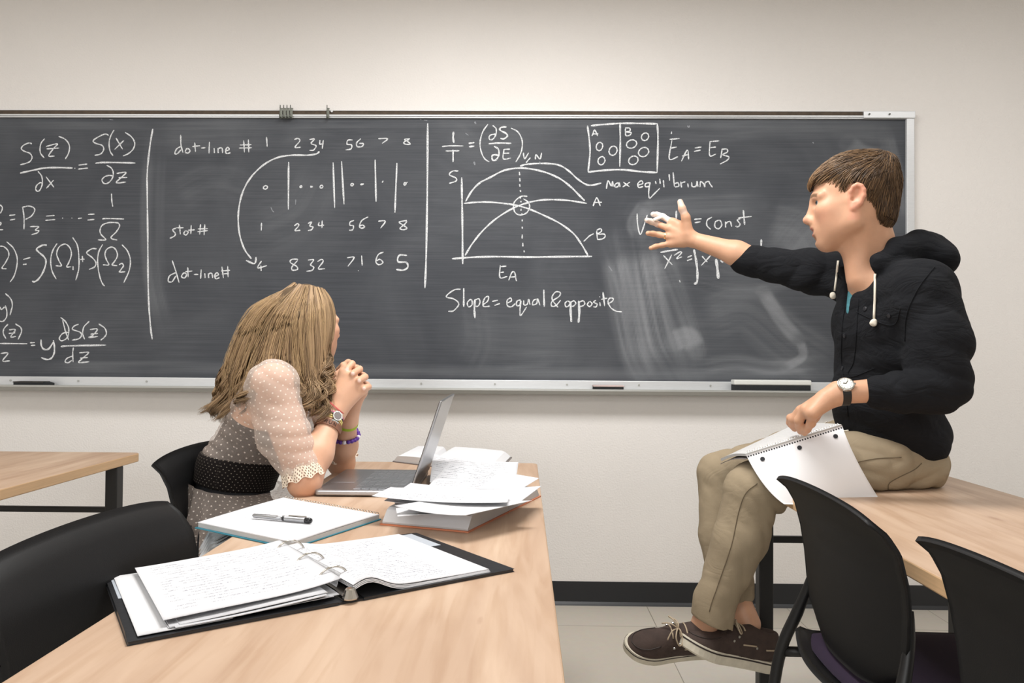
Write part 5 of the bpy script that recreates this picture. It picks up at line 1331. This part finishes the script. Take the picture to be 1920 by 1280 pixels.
# ---- things he holds
M['white_chalk'] = mat('white_chalk_stick', (244, 243, 238), .95)
c0, c1 = hp(1226, 412, 2.462), hp(1240, 406.5, 2.462)
q = MB().tube([c0, c1], .0058, 12).build('chalk_stick', M['white_chalk'], None, smooth=False, origin=(c0+c1)/2); tag(q, 'stick of white chalk held between the fingers of the raised hand', 'chalk')
p0, p1 = hp(1509, 813, 1.878), hp(1512, 778, 1.862)
mp = empty('pen', (p0+p1)/2, 'dark pen gripped in the hand resting on the note pad', 'pen', 'pens')
MB().tube([p0, p0*.9+p1*.1, p1], [.001, .0042, .0045], 10).build('barrel', M['dark_plastic'], mp, smooth=True)
MB().tube([p0*.9+p1*.1, p0*.72+p1*.28], .0047, 10).build('grip', M['snap'], mp)

# ---- the spiral pad on his lap
pad = empty('note_pad', PY(1490, 830, 1.93), 'white spiral note pad on the man\'s lap, one written page hanging down', 'notebook')
sp0, sp1 = PY(1399, 853, 1.905), PY(1579, 798, 1.905)
def front(u, v):
    top = sp0*(1-u)+sp1*u
    bl, br = PY(1470, 945, 1.835), PY(1647, 933, 1.868)
    m0 = PY(1432, 908, 1.858); m1 = PY(1606, 862, 1.868)
    bot = bl*(1-u)+br*u; mid = m0*(1-u)+m1*u
    p = top*(1-v)*(1-2*v)+mid*4*v*(1-v)+bot*v*(2*v-1)
    return p+np.array([0, -.004*math.sin(math.pi*u)*v, -.006*math.sin(math.pi*u)*v])
P = grid(front, 25, 21)
hang = sheetobj('hanging_page', P, paper_mat('pencilled_paper', (238, 238, 240), (96, 96, 110), 1.0, .9), pad, .0006, width_cm=24, rows=14, amt=1.1, mask=lambda U, W: np.where((W > .18) & (U > .12), .8, 0))
bk0, bk1 = PY(1353, 862, 2.02), PY(1484, 801, 2.06)
zlift = np.array([0, 0, .001])
def backp(u, v, z=0): return (sp0*(1-u)+sp1*u)*(1-v)+(bk0*(1-u)+bk1*u)*v+np.array([0, .0, z+.006*math.sin(math.pi*v)])
sheetobj('back_page', grid(lambda a, c_: backp(a, c_, .0), 13, 11)[:, ::-1], M['written'], pad, .001, rows=20, amt=.5)
V, Fc = gridmesh(grid(lambda a, c_: backp(a, c_, -.003), 9, 9)[:, ::-1], .007); rawobj('page_block', V, Fc, M['paper_edge'], pad)
V, Fc = gridmesh(grid(lambda a, c_: backp(a*1.02-.01, c_*1.01, -.0105), 9, 9)[:, ::-1], .0015); rawobj('cover', V, Fc, M['grey_cover'], pad)
hl = MB(); dn = front(.5, .03)-front(.5, 0); dn /= np.linalg.norm(dn); nrm = np.cross(sp1-sp0, dn); nrm /= np.linalg.norm(nrm)
if nrm[1] > 0: nrm = -nrm
ax_ = (sp1-sp0)/np.linalg.norm(sp1-sp0)
for i in range(37):
    u = .015+.97*i/36; c_ = front(u, .028)+nrm*.0004
    hl.add([c_+ax_*a*.0019+dn*d_*.0022+nrm*.0003 for a, d_ in ((-1, -1), (1, -1), (1, 1), (-1, 1))], [(0, 1, 2, 3)])
for u in (.13, .52, .90):
    c_ = front(u, .12)
    hl.add([c_+(ax_*math.cos(t)+dn*math.sin(t))*.0062+nrm*.0022 for t in np.linspace(0, 2*math.pi, 16, endpoint=False)], [tuple(range(16))])
M['hole'] = mat('punched_hole', (40, 42, 46), .9)
hl.build('punched_holes', M['hole'], hang)
sp = MB(); c = []
for i in range(36*8+1):
    t = i/8.; u = .015+.97*t/36; a = 2*math.pi*t; c.append(sp0*(1-u)+sp1*u+np.array([0, .004, .002])+dn*(.006*math.cos(a))+np.array([0, .7, .7])*.006*math.sin(a))
sp.tube(c, .0007, 5); sp.build('spiral_wire', M['chrome'], pad, smooth=True)
# ================================================================ the woman at the near table
wom = empty('person', PY(440, 985, 1.97), 'woman with long wavy blonde hair and a dotted sheer dress, hands clasped, seated', 'person')
SKW = np.array(lin((212, 166, 137)))
w = SDF()
WO = PY(578, 615, 2.05); WR_ = frame_from(x=(.66, .75, .02), z=(.06, .08, 1)); WS = .81
wg = head(w, WO, WR_, WS, True)
wSR, wER, wWR = PY(512, 722, 1.85), PY(571, 903, 1.825), PY(627, 775, 1.955)
wSL, wEL, wWL = PY(592, 712, 2.20), PY(640, 868, 2.19), PY(652, 790, 2.07)
wNB, wCH, wWA, wHP = PY(532, 705, 2.03), PY(505, 780, 2.0), PY(448, 876, 1.98), PY(432, 968, 1.98)
spine = wCH-wHP; spine /= np.linalg.norm(spine)
WT = frame_from(z=spine, x=(1, .0, 0)) if False else np.stack([np.cross([0, 1, 0], spine), [0, 1, 0], spine], 1)
WT[:, 0] /= np.linalg.norm(WT[:, 0])
w.cone(WO+WR_@np.array([-.026, 0, -.03]), wNB, .050, .052, .03)
w.ell(wCH, (.095, .150, .13), WT, .05); w.ell(wWA, (.085, .120, .12), WT, .05); w.ell(wHP, (.11, .155, .10), WT, .05)
w.cone(wNB, wSR, .045, .048, .05); w.cone(wNB, wSL, .045, .048, .05)
w.chain([wSR, wER], [.052, .040], .03); w.cone(wER, wER*.6+wWR*.4, .0395, .040, .02); w.cone(wER*.6+wWR*.4, wWR, .040, .0255, .02)
w.chain([wSL, wEL], [.050, .038], .03); w.cone(wEL, wEL*.55+wWL*.45, .037, .038, .02); w.cone(wEL*.55+wWL*.45, wWL, .038, .0255, .02)
# clasped hands: near (right) hand, its back to the camera
rI, rM, rR, rP = PY(645, 698, 1.985), PY(658, 706, 1.975), PY(670, 718, 1.973), PY(679, 732, 1.978)
for q, r in ((rI, .0125), (rM, .013), (rR, .0125), (rP, .0115)): w.cone(wWR, q, .023, r, .014)
w.cone(rI, rP, .012, .0105, .012); w.cone(PY(640, 740, 1.965), PY(664, 716, 1.975), .018, .012, .02)
for m_, a, c_ in ((rI, (653, 684, 2.03), (643, 694, 2.06)), (rM, (667, 692, 2.03), (660, 708, 2.065)), (rR, (680, 705, 2.03), (674, 722, 2.065)), (rP, (687, 722, 2.03), (682, 738, 2.06))):
    finger(w, [m_, PY(*a), PY(*c_)], .0105, .0085)
w.cone(PY(628, 745, 1.97), PY(624, 720, 1.985), .016, .012, .012); finger(w, [PY(624, 720, 1.985), PY(632, 704, 2.0), PY(645, 690, 2.012)], .0125, .0088, .008)
# far (left) hand
lI, lM, lR, lP = PY(645, 700, 2.065), PY(658, 705, 2.062), PY(671, 717, 2.06), PY(681, 731, 2.058)
for q, r in ((lI, .012), (lM, .012), (lR, .012), (lP, .011)): w.cone(wWL, q, .022, r, .014)
for m_, a, c_, d_ in ((lI, (653, 680, 2.03), (660, 682, 2.005), (651.5, 691, 1.982)), (lM, (668, 690, 2.025), (674, 692, 1.995), (661.5, 700, 1.962)), (lR, (680, 704, 2.02), (684, 706.5, 1.99), (673.5, 713, 1.960)), (lP, (687, 722, 2.02), (690, 725, 1.995), (683, 728, 1.968))):
    finger(w, [m_, PY(*a), PY(*c_), PY(*d_)], .0105, .0088, .005)
w.cone(PY(640, 740, 2.05), PY(634, 712, 2.045), .015, .012, .012); finger(w, [PY(634, 712, 2.045), PY(637, 694, 2.035), PY(643, 684, 2.02)], .0115, .0085, .008)
w.chain([PY(440, 985, 1.90), PY(530, 990, 1.86)], [.06, .05], .03); w.chain([PY(440, 985, 2.08), PY(530, 985, 2.12)], [.06, .05], .03)
V, Q = w.mesh(.0031)
col = np.tile(SKW, (len(V), 1)); head_colors(V, WO, WR_, WS, col, lin((206, 128, 122)), lin((140, 108, 78)))
# nails
for n_ in ((651, 692), (661.5, 700.5), (673.5, 713.5), (682.5, 728)):
    p, nn = hit(w, n_[0], n_[1]); m_ = (.75*sstep(.0062, .0045, np.linalg.norm(V-p, axis=1)))[:, None]; col = col*(1-m_)+np.array(lin((246, 216, 206)))*m_
pe = wER; m_ = (.5*np.exp(-(np.linalg.norm(V-wER, axis=1)/.055)**2))[:, None]; col = col*(1-m_)+np.array(lin((205, 142, 112)))*m_
skin_obj('body', V, Q, M['skin'], wom, col)
for s_ in (-1, 1): eyeball(wom, WO, WR_, WS, s_, (.98, 0, .05))

# ---- clothing: black slip below, a sheer dotted dress above
def limb_uv(V, a, b):
    """(around, along) in centimetres for points near the axis a-b"""
    ax = (b-a)/np.linalg.norm(b-a); r = V-a; al = r@ax; n = r-al[:, None]*ax
    e1 = np.cross(ax, [0, 1, .0]); e1 /= np.linalg.norm(e1); e2 = np.cross(ax, e1)
    th = np.arctan2(n@e1, n@-e2*1.0)
    return th, al
slip = SDF()
slip.ell(wCH-spine*.035, (.098, .145, .10), WT, .05); slip.ell(wWA, (.090, .126, .12), WT, .05); slip.ell(wHP, (.118, .162, .10), WT, .05)
slip.ell(wHP-np.array([.0, 0, .06]), (.125, .17, .09), None, .05); slip.chain([PY(450, 990, 1.89), PY(540, 1000, 1.87)], [.085, .072], .04); slip.chain([PY(450, 990, 2.08), PY(540, 1000, 2.11)], [.085, .072], .04)
V, Q = slip.mesh(.005); M['slip'] = cloth('black_slip', (40, 40, 42)); skin_obj('slip', V, Q, M['slip'], wom)
def sheer_mat(name, base, dot, a0, a1, pitch=1.75, rad=.26):
    m, nt, bs = newmat(name); bs.inputs['Roughness'].default_value = .8; bs.inputs['Specular IOR Level'].default_value = .1
    at = N(nt, 'ShaderNodeAttribute', attribute_name='puv'); sp_ = N(nt, 'ShaderNodeSeparateXYZ'); L(nt, at, 'Vector', sp_, 'Vector')
    def mt(op, *xs):
        q = N(nt, 'ShaderNodeMath', operation=op)
        for i, s in enumerate(xs):
            if isinstance(s, (int, float)): q.inputs[i].default_value = s
            else: nt.links.new(s, q.inputs[i])
        return q.outputs[0]
    y = mt('DIVIDE', sp_.outputs['Y'], pitch*.62); row = mt('FLOOR', y); par = mt('MULTIPLY', mt('MODULO', mt('ABSOLUTE', row), 2.0), .5)
    x = mt('ADD', mt('DIVIDE', sp_.outputs['X'], pitch), par)
    fx = mt('MULTIPLY', mt('SUBTRACT', mt('FRACT', x), .5), pitch); fy = mt('MULTIPLY', mt('SUBTRACT', mt('FRACT', y), .5), pitch*.62)
    d = mt('SQRT', mt('ADD', mt('MULTIPLY', fx, fx), mt('MULTIPLY', fy, fy)))
    q = N(nt, 'ShaderNodeMapRange'); q.inputs['From Min'].default_value = rad*1.15; q.inputs['From Max'].default_value = rad*.8; nt.links.new(d, q.inputs['Value'])
    mx = N(nt, 'ShaderNodeMix', data_type='RGBA'); nt.links.new(q.outputs['Result'], mx.inputs[0]); mx.inputs[6].default_value = (*lin(base), 1); mx.inputs[7].default_value = (*lin(dot), 1)
    L(nt, mx, 2, bs, 'Base Color')
    al = N(nt, 'ShaderNodeMapRange'); al.inputs['To Min'].default_value = a0; al.inputs['To Max'].default_value = a1; nt.links.new(q.outputs['Result'], al.inputs['Value'])
    # a fine weave makes grazing cloth denser
    lw = N(nt, 'ShaderNodeLayerWeight'); lw.inputs['Blend'].default_value = .35
    ad = mt('ADD', mt('ADD', al.outputs['Result'], mt('MULTIPLY', sp_.outputs['Z'], .20)), mt('MULTIPLY', lw.outputs['Facing'], .22)); cl = N(nt, 'ShaderNodeClamp'); nt.links.new(ad, cl.inputs['Value'])
    nt.links.new(cl.outputs['Result'], bs.inputs['Alpha'])
    return m
M['sheer'] = sheer_mat('sheer_dotted_tulle', (224, 206, 194), (240, 230, 220), .20, .60, 1.9, .20)
M['sheer_sleeve'] = sheer_mat('sheer_sleeve_tulle', (232, 206, 190), (250, 238, 226), .40, .72, 1.9, .20)
bod = SDF()
bod.ell(wCH, (.106, .162, .142), WT, .05); bod.ell(wWA, (.098, .134, .125), WT, .05); bod.cone(wNB+np.array([-.01, 0, -.02]), wSR, .056, .058, .06); bod.cone(wNB+np.array([-.01, 0, -.02]), wSL, .056, .058, .06)
SLV = []
for a_, e_, sd_ in ((wSR, wER, 1), (wSL, wEL, -1)):
    end = e_*.88+a_*.12; mid = a_*.5+e_*.5+np.array([-.012, -.004*sd_, -.004]); bod.chain([a_, mid, end], [.060, .061, .049], .03); SLV.append((a_, e_, sd_))
bod.box(wWA-spine*.30, (.3, .3, .27), WT, .01, .01, True)
bod.disp = lambda P: folds(P, [((.55, .1, .8), .035, .008, PY(450, 800, 1.9), .10, 31), ((.3, .2, .9), .03, .006, PY(400, 830, 1.95), .09, 32), ((.15, -.1, .98), .036, .007, wSR*.35+wER*.65, .10, 33), ((.5, -.1, .86), .05, .006, wSR, .09, 34), ((.2, .1, .97), .034, .007, wSL*.4+wEL*.6, .12, 35)])
V, Q = bod.mesh(.0040); th, al = limb_uv(V, wWA, wCH); puv = np.stack([th*11.0, al*100, 0*al], 1)
for a_, e_, sd_ in SLV:
    d1, t1 = segd(V, a_, e_); tor = SDF.one(('e', wCH, np.array([.106, .162, .142]), WT), V); th, al = limb_uv(V, a_, e_); m_ = (d1-.058 < tor)
    puv[m_] = np.stack([th*6.2, al*100, 0*al], 1)[m_]; puv[:, 2] = np.maximum(puv[:, 2], sstep(-.01, .02, tor-(d1-.058)))
so = skin_obj('dress_bodice', V, Q, M['sheer'], wom, None, {'puv': ('FLOAT_VECTOR', puv)})
for a_, e_, sd_ in SLV:
    ax = (e_-a_)/np.linalg.norm(e_-a_); e1 = np.cross(ax, [0, 1, 0]); e1 /= np.linalg.norm(e1); e2 = np.cross(ax, e1)
    n_ = 120; P = np.zeros((n_, 6, 3))
    for i in range(n_):
        t = 2*math.pi*i/(n_-1)
        for j in range(6):
            r_ = .049+.004*(j/5.)+.003*math.sin(t*13+sd_)*(j/5.); P[i, j] = a_+(e_-a_)*.84+ax*(.036*j/5.+.004*math.sin(t*9))+(e1*math.cos(t)+e2*math.sin(t))*r_
    Vl, Fl = gridmesh(P); U_, W_ = np.meshgrid(np.linspace(0, 46, n_), np.linspace(0, 3.2, 6), indexing='ij')
    if 'lace_trim' not in M: M['lace_trim'] = sheer_mat('cream_lace', (236, 220, 200), (60, 50, 40), .92, .0, 1.0, .20)
    rawobj('lace_cuff', Vl, Fl, M['lace_trim'], so, True, attrs={'puv': ('FLOAT_VECTOR', np.stack([U_, W_, 0*U_], -1).reshape(-1, 3))})
# belt
bl = SDF(); bl.ell(wCH, (.110, .164, .142), WT, .05); bl.ell(wWA, (.106, .142, .125), WT, .05); bl.ell(wHP, (.122, .166, .10), WT, .05)
BT_ = WT@frame_from(x=(1, 0, .16), z=(-.16, 0, 1)); bc = wWA-spine*.008
bl.box(bc+BT_[:, 2]*.29, (.3, .3, .25), BT_, .004, .006, True); bl.box(bc-BT_[:, 2]*.29, (.3, .3, .25), BT_, .004, .006, True)
V, Q = bl.mesh(.0036); th, al = limb_uv(V, bc, bc+BT_[:, 2])
def belt_mat():
    m = sheer_mat('black_crochet_belt', (26, 22, 21), (132, 124, 114), 1.0, 1.0, 1.15, .12); return m
skin_obj('wide_belt', V, Q, belt_mat(), wom, None, {'puv': ('FLOAT_VECTOR', np.stack([th*11.5, al*100, 0*al], 1))})
# skirt: gathered tulle from the belt down over the lap
n_, m_ = 220, 26; P = np.zeros((n_, m_, 3))
for i in range(n_):
    t = 2*math.pi*i/(n_-1)
    for j in range(m_):
        s_ = j/(m_-1.); fold_ = .0035+.012*s_
        rx = .112+.040*s_**.7+fold_*math.sin(t*15+1.3*math.sin(3*t)); ry = .148+.045*s_**.7+fold_*math.sin(t*15+1.3*math.sin(3*t))
        fx = max(0, math.cos(t)); ring_ = bc-BT_[:, 2]*.034+BT_[:, 0]*(math.cos(t)*.112)+BT_[:, 1]*(math.sin(t)*.148)
        low_ = bc+np.array([.01+math.cos(t)*rx+.17*fx, math.sin(t)*ry, -.185+.125*fx])
        w_ = s_**.8; P[i, j] = ring_*(1-w_)+low_*w_+np.array([math.cos(t), math.sin(t), 0])*(.018*math.sin(math.pi*s_)+fold_*math.sin(t*15+1.3*math.sin(3*t))*.6)
Vs, Fs = gridmesh(P); U_, W_ = np.meshgrid(np.linspace(0, 95, n_), np.linspace(0, 21, m_), indexing='ij')
rawobj('skirt', Vs, Fs, M['sheer'], wom, True, attrs={'puv': ('FLOAT_VECTOR', np.stack([U_, W_, 0*U_], -1).reshape(-1, 3))})

# ---- bracelets and watch
def armband(a_, e_, t_, ra, w_, th_, m, name, tilt=0., wob=0., parent=None):
    ax = (e_-a_)/np.linalg.norm(e_-a_); c_ = a_+(e_-a_)*t_; ax = ax+np.array([tilt, 0, 0]); V, Fc = ringband(c_, ax, ra, ra, (0, 1, 0), w_, th_, 44, wob)
    return rawobj(name, np.array(V), Fc, m, parent or wom)
M['coral'] = mat('coral_cord', (214, 92, 92), .6); M['pink'] = mat('pink_band', (196, 92, 140), .6); M['yellow'] = mat('pale_yellow_band', (226, 210, 128), .6); M['blackband'] = mat('black_band', (24, 22, 24), .6)
M['lime'] = mat('lime_green_band', (160, 186, 40), .5); M['violet'] = mat('violet_beads', (84, 40, 140), .35); M['tanned'] = mat('brown_leather_band', (122, 80, 58), .55, var=.12, vscale=60); M['letter'] = mat('burnt_lettering', (56, 34, 26), .7)
M['clearbead'] = mat('white_beads', (226, 220, 226), .3)
hw = wWR+(rM-wWR)*.20
armband(wWR+(rM-wWR)*.16, rM, 0, .0300, .0028, .0026, M['coral'], 'coral_bracelet', .30, .002)
armband(wWR, wER, .05, .0285, .0035, .0018, M['pink'], 'pink_bracelet'); armband(wWR, wER, .075, .0285, .0030, .0018, M['blackband'], 'black_bracelet')
armband(wWR, wER, .105, .0292, .0035, .0018, M['yellow'], 'yellow_bracelet'); armband(wWR, wER, .135, .0298, .0030, .0016, M['yellow'], 'yellow_bracelet')
lb = armband(wWR, wER, .225, .0335, .017, .0025, M['tanned'], 'leather_bracelet'); lb['label'] = 'brown leather bracelet stamped RUN'
# RUN stamped on the leather band
ax = (wER-wWR)/np.linalg.norm(wER-wWR); cB = wWR+(wER-wWR)*.225; b1 = np.array([0, 1.0, 0]); b1 -= ax*(b1@ax); b1 /= np.linalg.norm(b1); b2 = np.cross(ax, b1)
view = CAM-cB; va = math.atan2(view@b2, view@b1)
sgn = 1 if (b2*math.cos(va)-b1*math.sin(va))@RT > 0 else -1
def onband(u, v):  # u along the band in metres, v up (towards the hand)
    t = va+sgn*u/.0365; return cB+(b1*math.cos(t)+b2*math.sin(t))*.0364-ax*v
LT = {'R': [[(0, 0), (0, 1)], [(0, 1), (.6, 1), (.7, .8), (.6, .55), (0, .5)], [(.25, .5), (.75, 0)]], 'U': [[(0, 1), (0, .3), (.2, 0), (.5, 0), (.7, .3), (.7, 1)]], 'N': [[(0, 0), (0, 1)], [(0, 1), (.7, 0)], [(.7, 0), (.7, 1)]]}
lt = MB()
for k, ch in enumerate('RUN'):
    for st in LT[ch]:
        st = np.array(st); n2 = max(2, int(np.sum(np.linalg.norm(np.diff(st, axis=0), axis=1))*6)); pp = np.array([np.interp(np.linspace(0, len(st)-1, n2), range(len(st)), st[:, q]) for q in (0, 1)]).T
        lt.tube([onband(-.016+.0125*k+p_[0]*.0095, -.0045+p_[1]*.009) for p_ in pp], .0008, 5)
lt.build('stamped_lettering', M['letter'], lb)
wv = view/np.linalg.norm(view); cW = wWR+(wER-wWR)*.10; vperp = wv-ax*(wv@ax)+RT*.35; vperp -= ax*(vperp@ax); vperp /= np.linalg.norm(vperp); cW = cW+vperp*.030
wt = rawobj('wrist_watch', *[f_ for f_ in (lambda q: (np.array(q.v), q.f))(MB().tube([cW-vperp*.002, cW+vperp*.006], .0135, 26))], M['steel'], wom)
MB().tube([cW+vperp*.006, cW+vperp*.0066], .0105, 24).build('dial', M['grey_cover'], wt)
kn = MB(); cr = np.cross(vperp, ax)
for a in np.linspace(0, 2*math.pi, 9)[:-1]: q = cW+vperp*.005+(cr*math.cos(a)+ax*math.sin(a))*.0125; kn.tube([q, q+vperp*.002], .0018, 8)
q = cW+ax*.018; kn.tube([q-cr*.010, q+cr*.010], .006, 10); q = cW+ax*.028+vperp*-.001; kn.tube([q-cr*.009, q+cr*.009], .0055, 10); kn.build('bracelet_links', M['steel'], wt)
armband(wWL, wEL, .02, .0290, .010, .0018, M['lime'], 'green_bracelet')
bd = MB(); bw = MB(); axl = (wEL-wWL)/np.linalg.norm(wEL-wWL); cL = wWL+(wEL-wWL)*.28; c1 = np.array([0, 1.0, 0]); c1 -= axl*(c1@axl); c1 /= np.linalg.norm(c1); c2 = np.cross(axl, c1)
bs_ = SDF(); bt_ = SDF()
for k in range(22):
    a = 2*math.pi*k/22; q = cL+(c1*math.cos(a)+c2*math.sin(a))*.0375+axl*.006*math.sin(2*a)
    (bs_ if k % 5 else bt_).ell(q, (.0062, .0062, .0062), None, .001)
v_, q_ = bs_.mesh(.0018, 16); bd_ = skin_obj('beaded_bracelet', v_, q_, M['violet'], wom); v_, q_ = bt_.mesh(.0018, 16); skin_obj('white_bead', v_, q_, M['clearbead'], bd_)

# ---- hair
GD = [
 [(540, 557, 2.12), (490, 575, 2.17), (456, 625, 2.17), (436, 680, 2.15), (420, 735, 2.12), (392, 770, 2.09)],
 [(546, 548, 2.09), (484, 577, 2.10), (453, 632, 2.08), (432, 688, 2.05), (424, 735, 2.02), (395, 772, 2.0)],
 [(550, 539, 2.06), (486, 580, 2.02), (456, 638, 1.99), (436, 692, 1.96), (428, 742, 1.95), (412, 790, 1.95)],
 [(556, 538, 2.03), (500, 584, 1.96), (470, 644, 1.93), (452, 698, 1.91), (440, 748, 1.90), (432, 796, 1.90)],
 [(561, 538, 2.01), (516, 590, 1.93), (492, 648, 1.90), (474, 696, 1.87), (458, 738, 1.86), (446, 780, 1.87)],
 [(566, 537, 2.0), (532, 592, 1.915), (516, 648, 1.89), (502, 690, 1.85), (486, 722, 1.83), (470, 750, 1.84)],
 [(571, 537, 2.0), (547, 594, 1.915), (538, 650, 1.895), (534, 692, 1.87), (548, 722, 1.87), (560, 745, 1.88)],
 [(576, 537, 2.0), (562, 596, 1.925), (558, 650, 1.905), (562, 700, 1.89), (578, 748, 1.89), (576, 784, 1.89)],
 [(582, 537, 2.0), (578, 596, 1.94), (576, 652, 1.925), (582, 704, 1.915), (598, 745, 1.915), (596, 780, 1.925)],
 [(588, 540, 2.01), (593, 590, 1.97), (592, 645, 1.96), (594, 692, 1.95), (606, 722, 1.95), (604, 752, 1.96)],
 [(594, 546, 2.03), (606, 582, 2.005), (605, 632, 1.99), (600, 672, 1.98), (608, 700, 1.98), (614, 712, 1.985)],
 [(599, 554, 2.05), (612, 572, 2.05), (616, 602, 2.04), (610, 640, 2.02), (606, 674, 2.0), (613, 692, 2.0)]]
T_ = 30
GW = np.array([spline([PY(*p) for p in g_], 12) for g_ in GD]); GW = np.array([g_[np.linspace(0, len(g_)-1, T_).round().astype(int)] for g_ in GW])
GWi = lambda f: (lambda i, a: GW[i]*(1-a)[:, None, None]+GW[i+1]*a[:, None, None])(np.clip(f.astype(int), 0, len(GW)-2), np.clip(f, 0, len(GW)-1)-np.clip(f.astype(int), 0, len(GW)-2))
hb = SDF()
for gi, g_ in enumerate(GW):
    for i in range(0, T_-8, 3):
        r0_ = .027*min(1, .45+i/9.)*(1 if i < 12 else max(.30, 1-(i-12)/12.)); r1_ = .027*min(1, .45+(i+3)/9.)*(1 if i < 9 else max(.30, 1-(i-9)/12.))
        inn = lambda p: p+(WO+np.array([0, .03, -.02])-p)*np.clip(.034/np.linalg.norm(WO-p), 0, .3)
        hb.cone(inn(g_[i]), inn(g_[i+3]), r0_, r1_, .02)
hb.ell(WO+WR_@(np.array([-.016, 0, .055])*WS), np.array((.108, .088, .097))*WS*1.03, WR_, .02)
hb.ell(WO+WR_@np.array([.10, 0, -.04]), (.055, .075, .105), WR_, .02, True)
hb.disp = lambda P: .002*noise3(P*np.array([1, 1, .25]), 120., 6)
V, Q = hb.mesh(.0045); cb = np.array(lin((92, 74, 54)))*(1+.3*noise3(V*np.array([1, 1, .2]), 150., 7))[:, None]
M['hairmass'] = attr_mat('long_hair', rough=.6, spec=.25)
wh = skin_obj('hair', V, Q, M['hairmass'], wom, np.clip(cb, 0, 1))
ncl = 84; per = 62; S_ = ncl*per
cf = np.sort(RNG.uniform(0, len(GW)-1.001, ncl)); cl = np.repeat(np.arange(ncl), per)
f_ = np.clip(cf[cl]+RNG.normal(0, .075, S_), 0, len(GW)-1.001)
C = GWi(f_); t_ = np.linspace(0, 1, T_)
outv = C-(WO+np.array([0, .02, -.03])); outv[..., 2] *= .25; outv /= np.linalg.norm(outv, axis=2)[..., None]+1e-9
side = np.cross(outv, np.array([0, 0, 1.0])); side /= np.linalg.norm(side, axis=2)[..., None]+1e-9
ph = RNG.uniform(0, 6.28, ncl)[cl]; fr = RNG.uniform(2.0, 3.1, ncl)[cl]; am = RNG.uniform(.6, 1.3, ncl)[cl]
dep = RNG.uniform(-.012, .010, ncl)[cl]+RNG.normal(0, .003, S_)
amp = .0015+.029*sstep(.40, .95, t_)
wave = np.sin(2*math.pi*fr[:, None]*t_[None]**1.25+ph[:, None]+RNG.normal(0, .22, S_)[:, None]); wave2 = np.cos(2*math.pi*fr[:, None]*t_[None]**1.25+ph[:, None])
conv = 1-.62*sstep(.45, .9, t_)    # locks gather towards their ends
cm = GWi(cf)[cl]; C = cm+(C-cm)*conv[None, :, None]
C = C+outv*(dep[:, None]*(.35+.65*sstep(0, .25, t_))[None]+(amp*am[:, None])*wave2*.8+.004)[..., None]+side*((amp*am[:, None])*wave)[..., None]
C = C+RNG.normal(0, .0018, (S_, 1, 3))*sstep(0, .3, t_)[None, :, None]
Lc = np.clip(RNG.uniform(.86, 1.0, ncl)[cl]+RNG.normal(0, .03, S_), .7, 1.0)
ii = Lc[:, None]*t_[None]*(T_-1); i0 = np.clip(ii.astype(int), 0, T_-2); fa = (ii-i0)[..., None]; C = np.take_along_axis(C, i0[..., None].repeat(3, 2), 1)*(1-fa)+np.take_along_axis(C, (i0+1)[..., None].repeat(3, 2), 1)*fa
for _ in range(3):
    q_ = C.reshape(-1, 3); dd_ = hb.ev(q_, disp=False); need = .002+.005*np.clip(dep[:, None]/.012+.5, 0, 1.2)
    g_ = np.stack([hb.ev(q_+np.eye(3)[k]*.003, disp=False)-dd_ for k in range(3)], 1); g_ /= np.linalg.norm(g_, axis=1)[:, None]+1e-9
    push = np.clip(need-dd_.reshape(S_, T_), 0, .05); push[:, 1:-1] = .25*push[:, :-2]+.5*push[:, 1:-1]+.25*push[:, 2:]; C = C+g_.reshape(S_, T_, 3)*push[..., None]
for _ in range(14): C[:, 1:19] = .25*C[:, 0:18]+.5*C[:, 1:19]+.25*C[:, 2:20]
tone = np.clip(.5+RNG.normal(0, .22, ncl)[cl]+RNG.normal(0, .2, S_), 0, 1)[:, None]
cols = np.array(lin((104, 82, 60)))*(1-tone)+np.array(lin((180, 150, 114)))*tone
strands('hair_strands', C, RNG.uniform(.0007, .0013, S_)[:, None], cols, M['hair'], wh)
# stray flyaway hairs
S2 = 260; f2 = RNG.uniform(0, len(GW)-1.001, S2); C2 = GWi(f2); o2 = C2-(WO+np.array([0, .02, -.03])); o2 /= np.linalg.norm(o2, axis=2)[..., None]
C2 = C2+o2*(RNG.uniform(.006, .022, S2)[:, None]*np.sin(math.pi*t_)[None]+.004)[..., None]+side[:S2]*(.008*np.sin(9*t_[None]+RNG.uniform(0, 6.3, S2)[:, None]))[..., None]
strands('flyaway_hairs', C2, np.full((S2, 1), .00045), np.tile(np.array(lin((190, 160, 120))), (S2, 1)), M['hair'], wh)
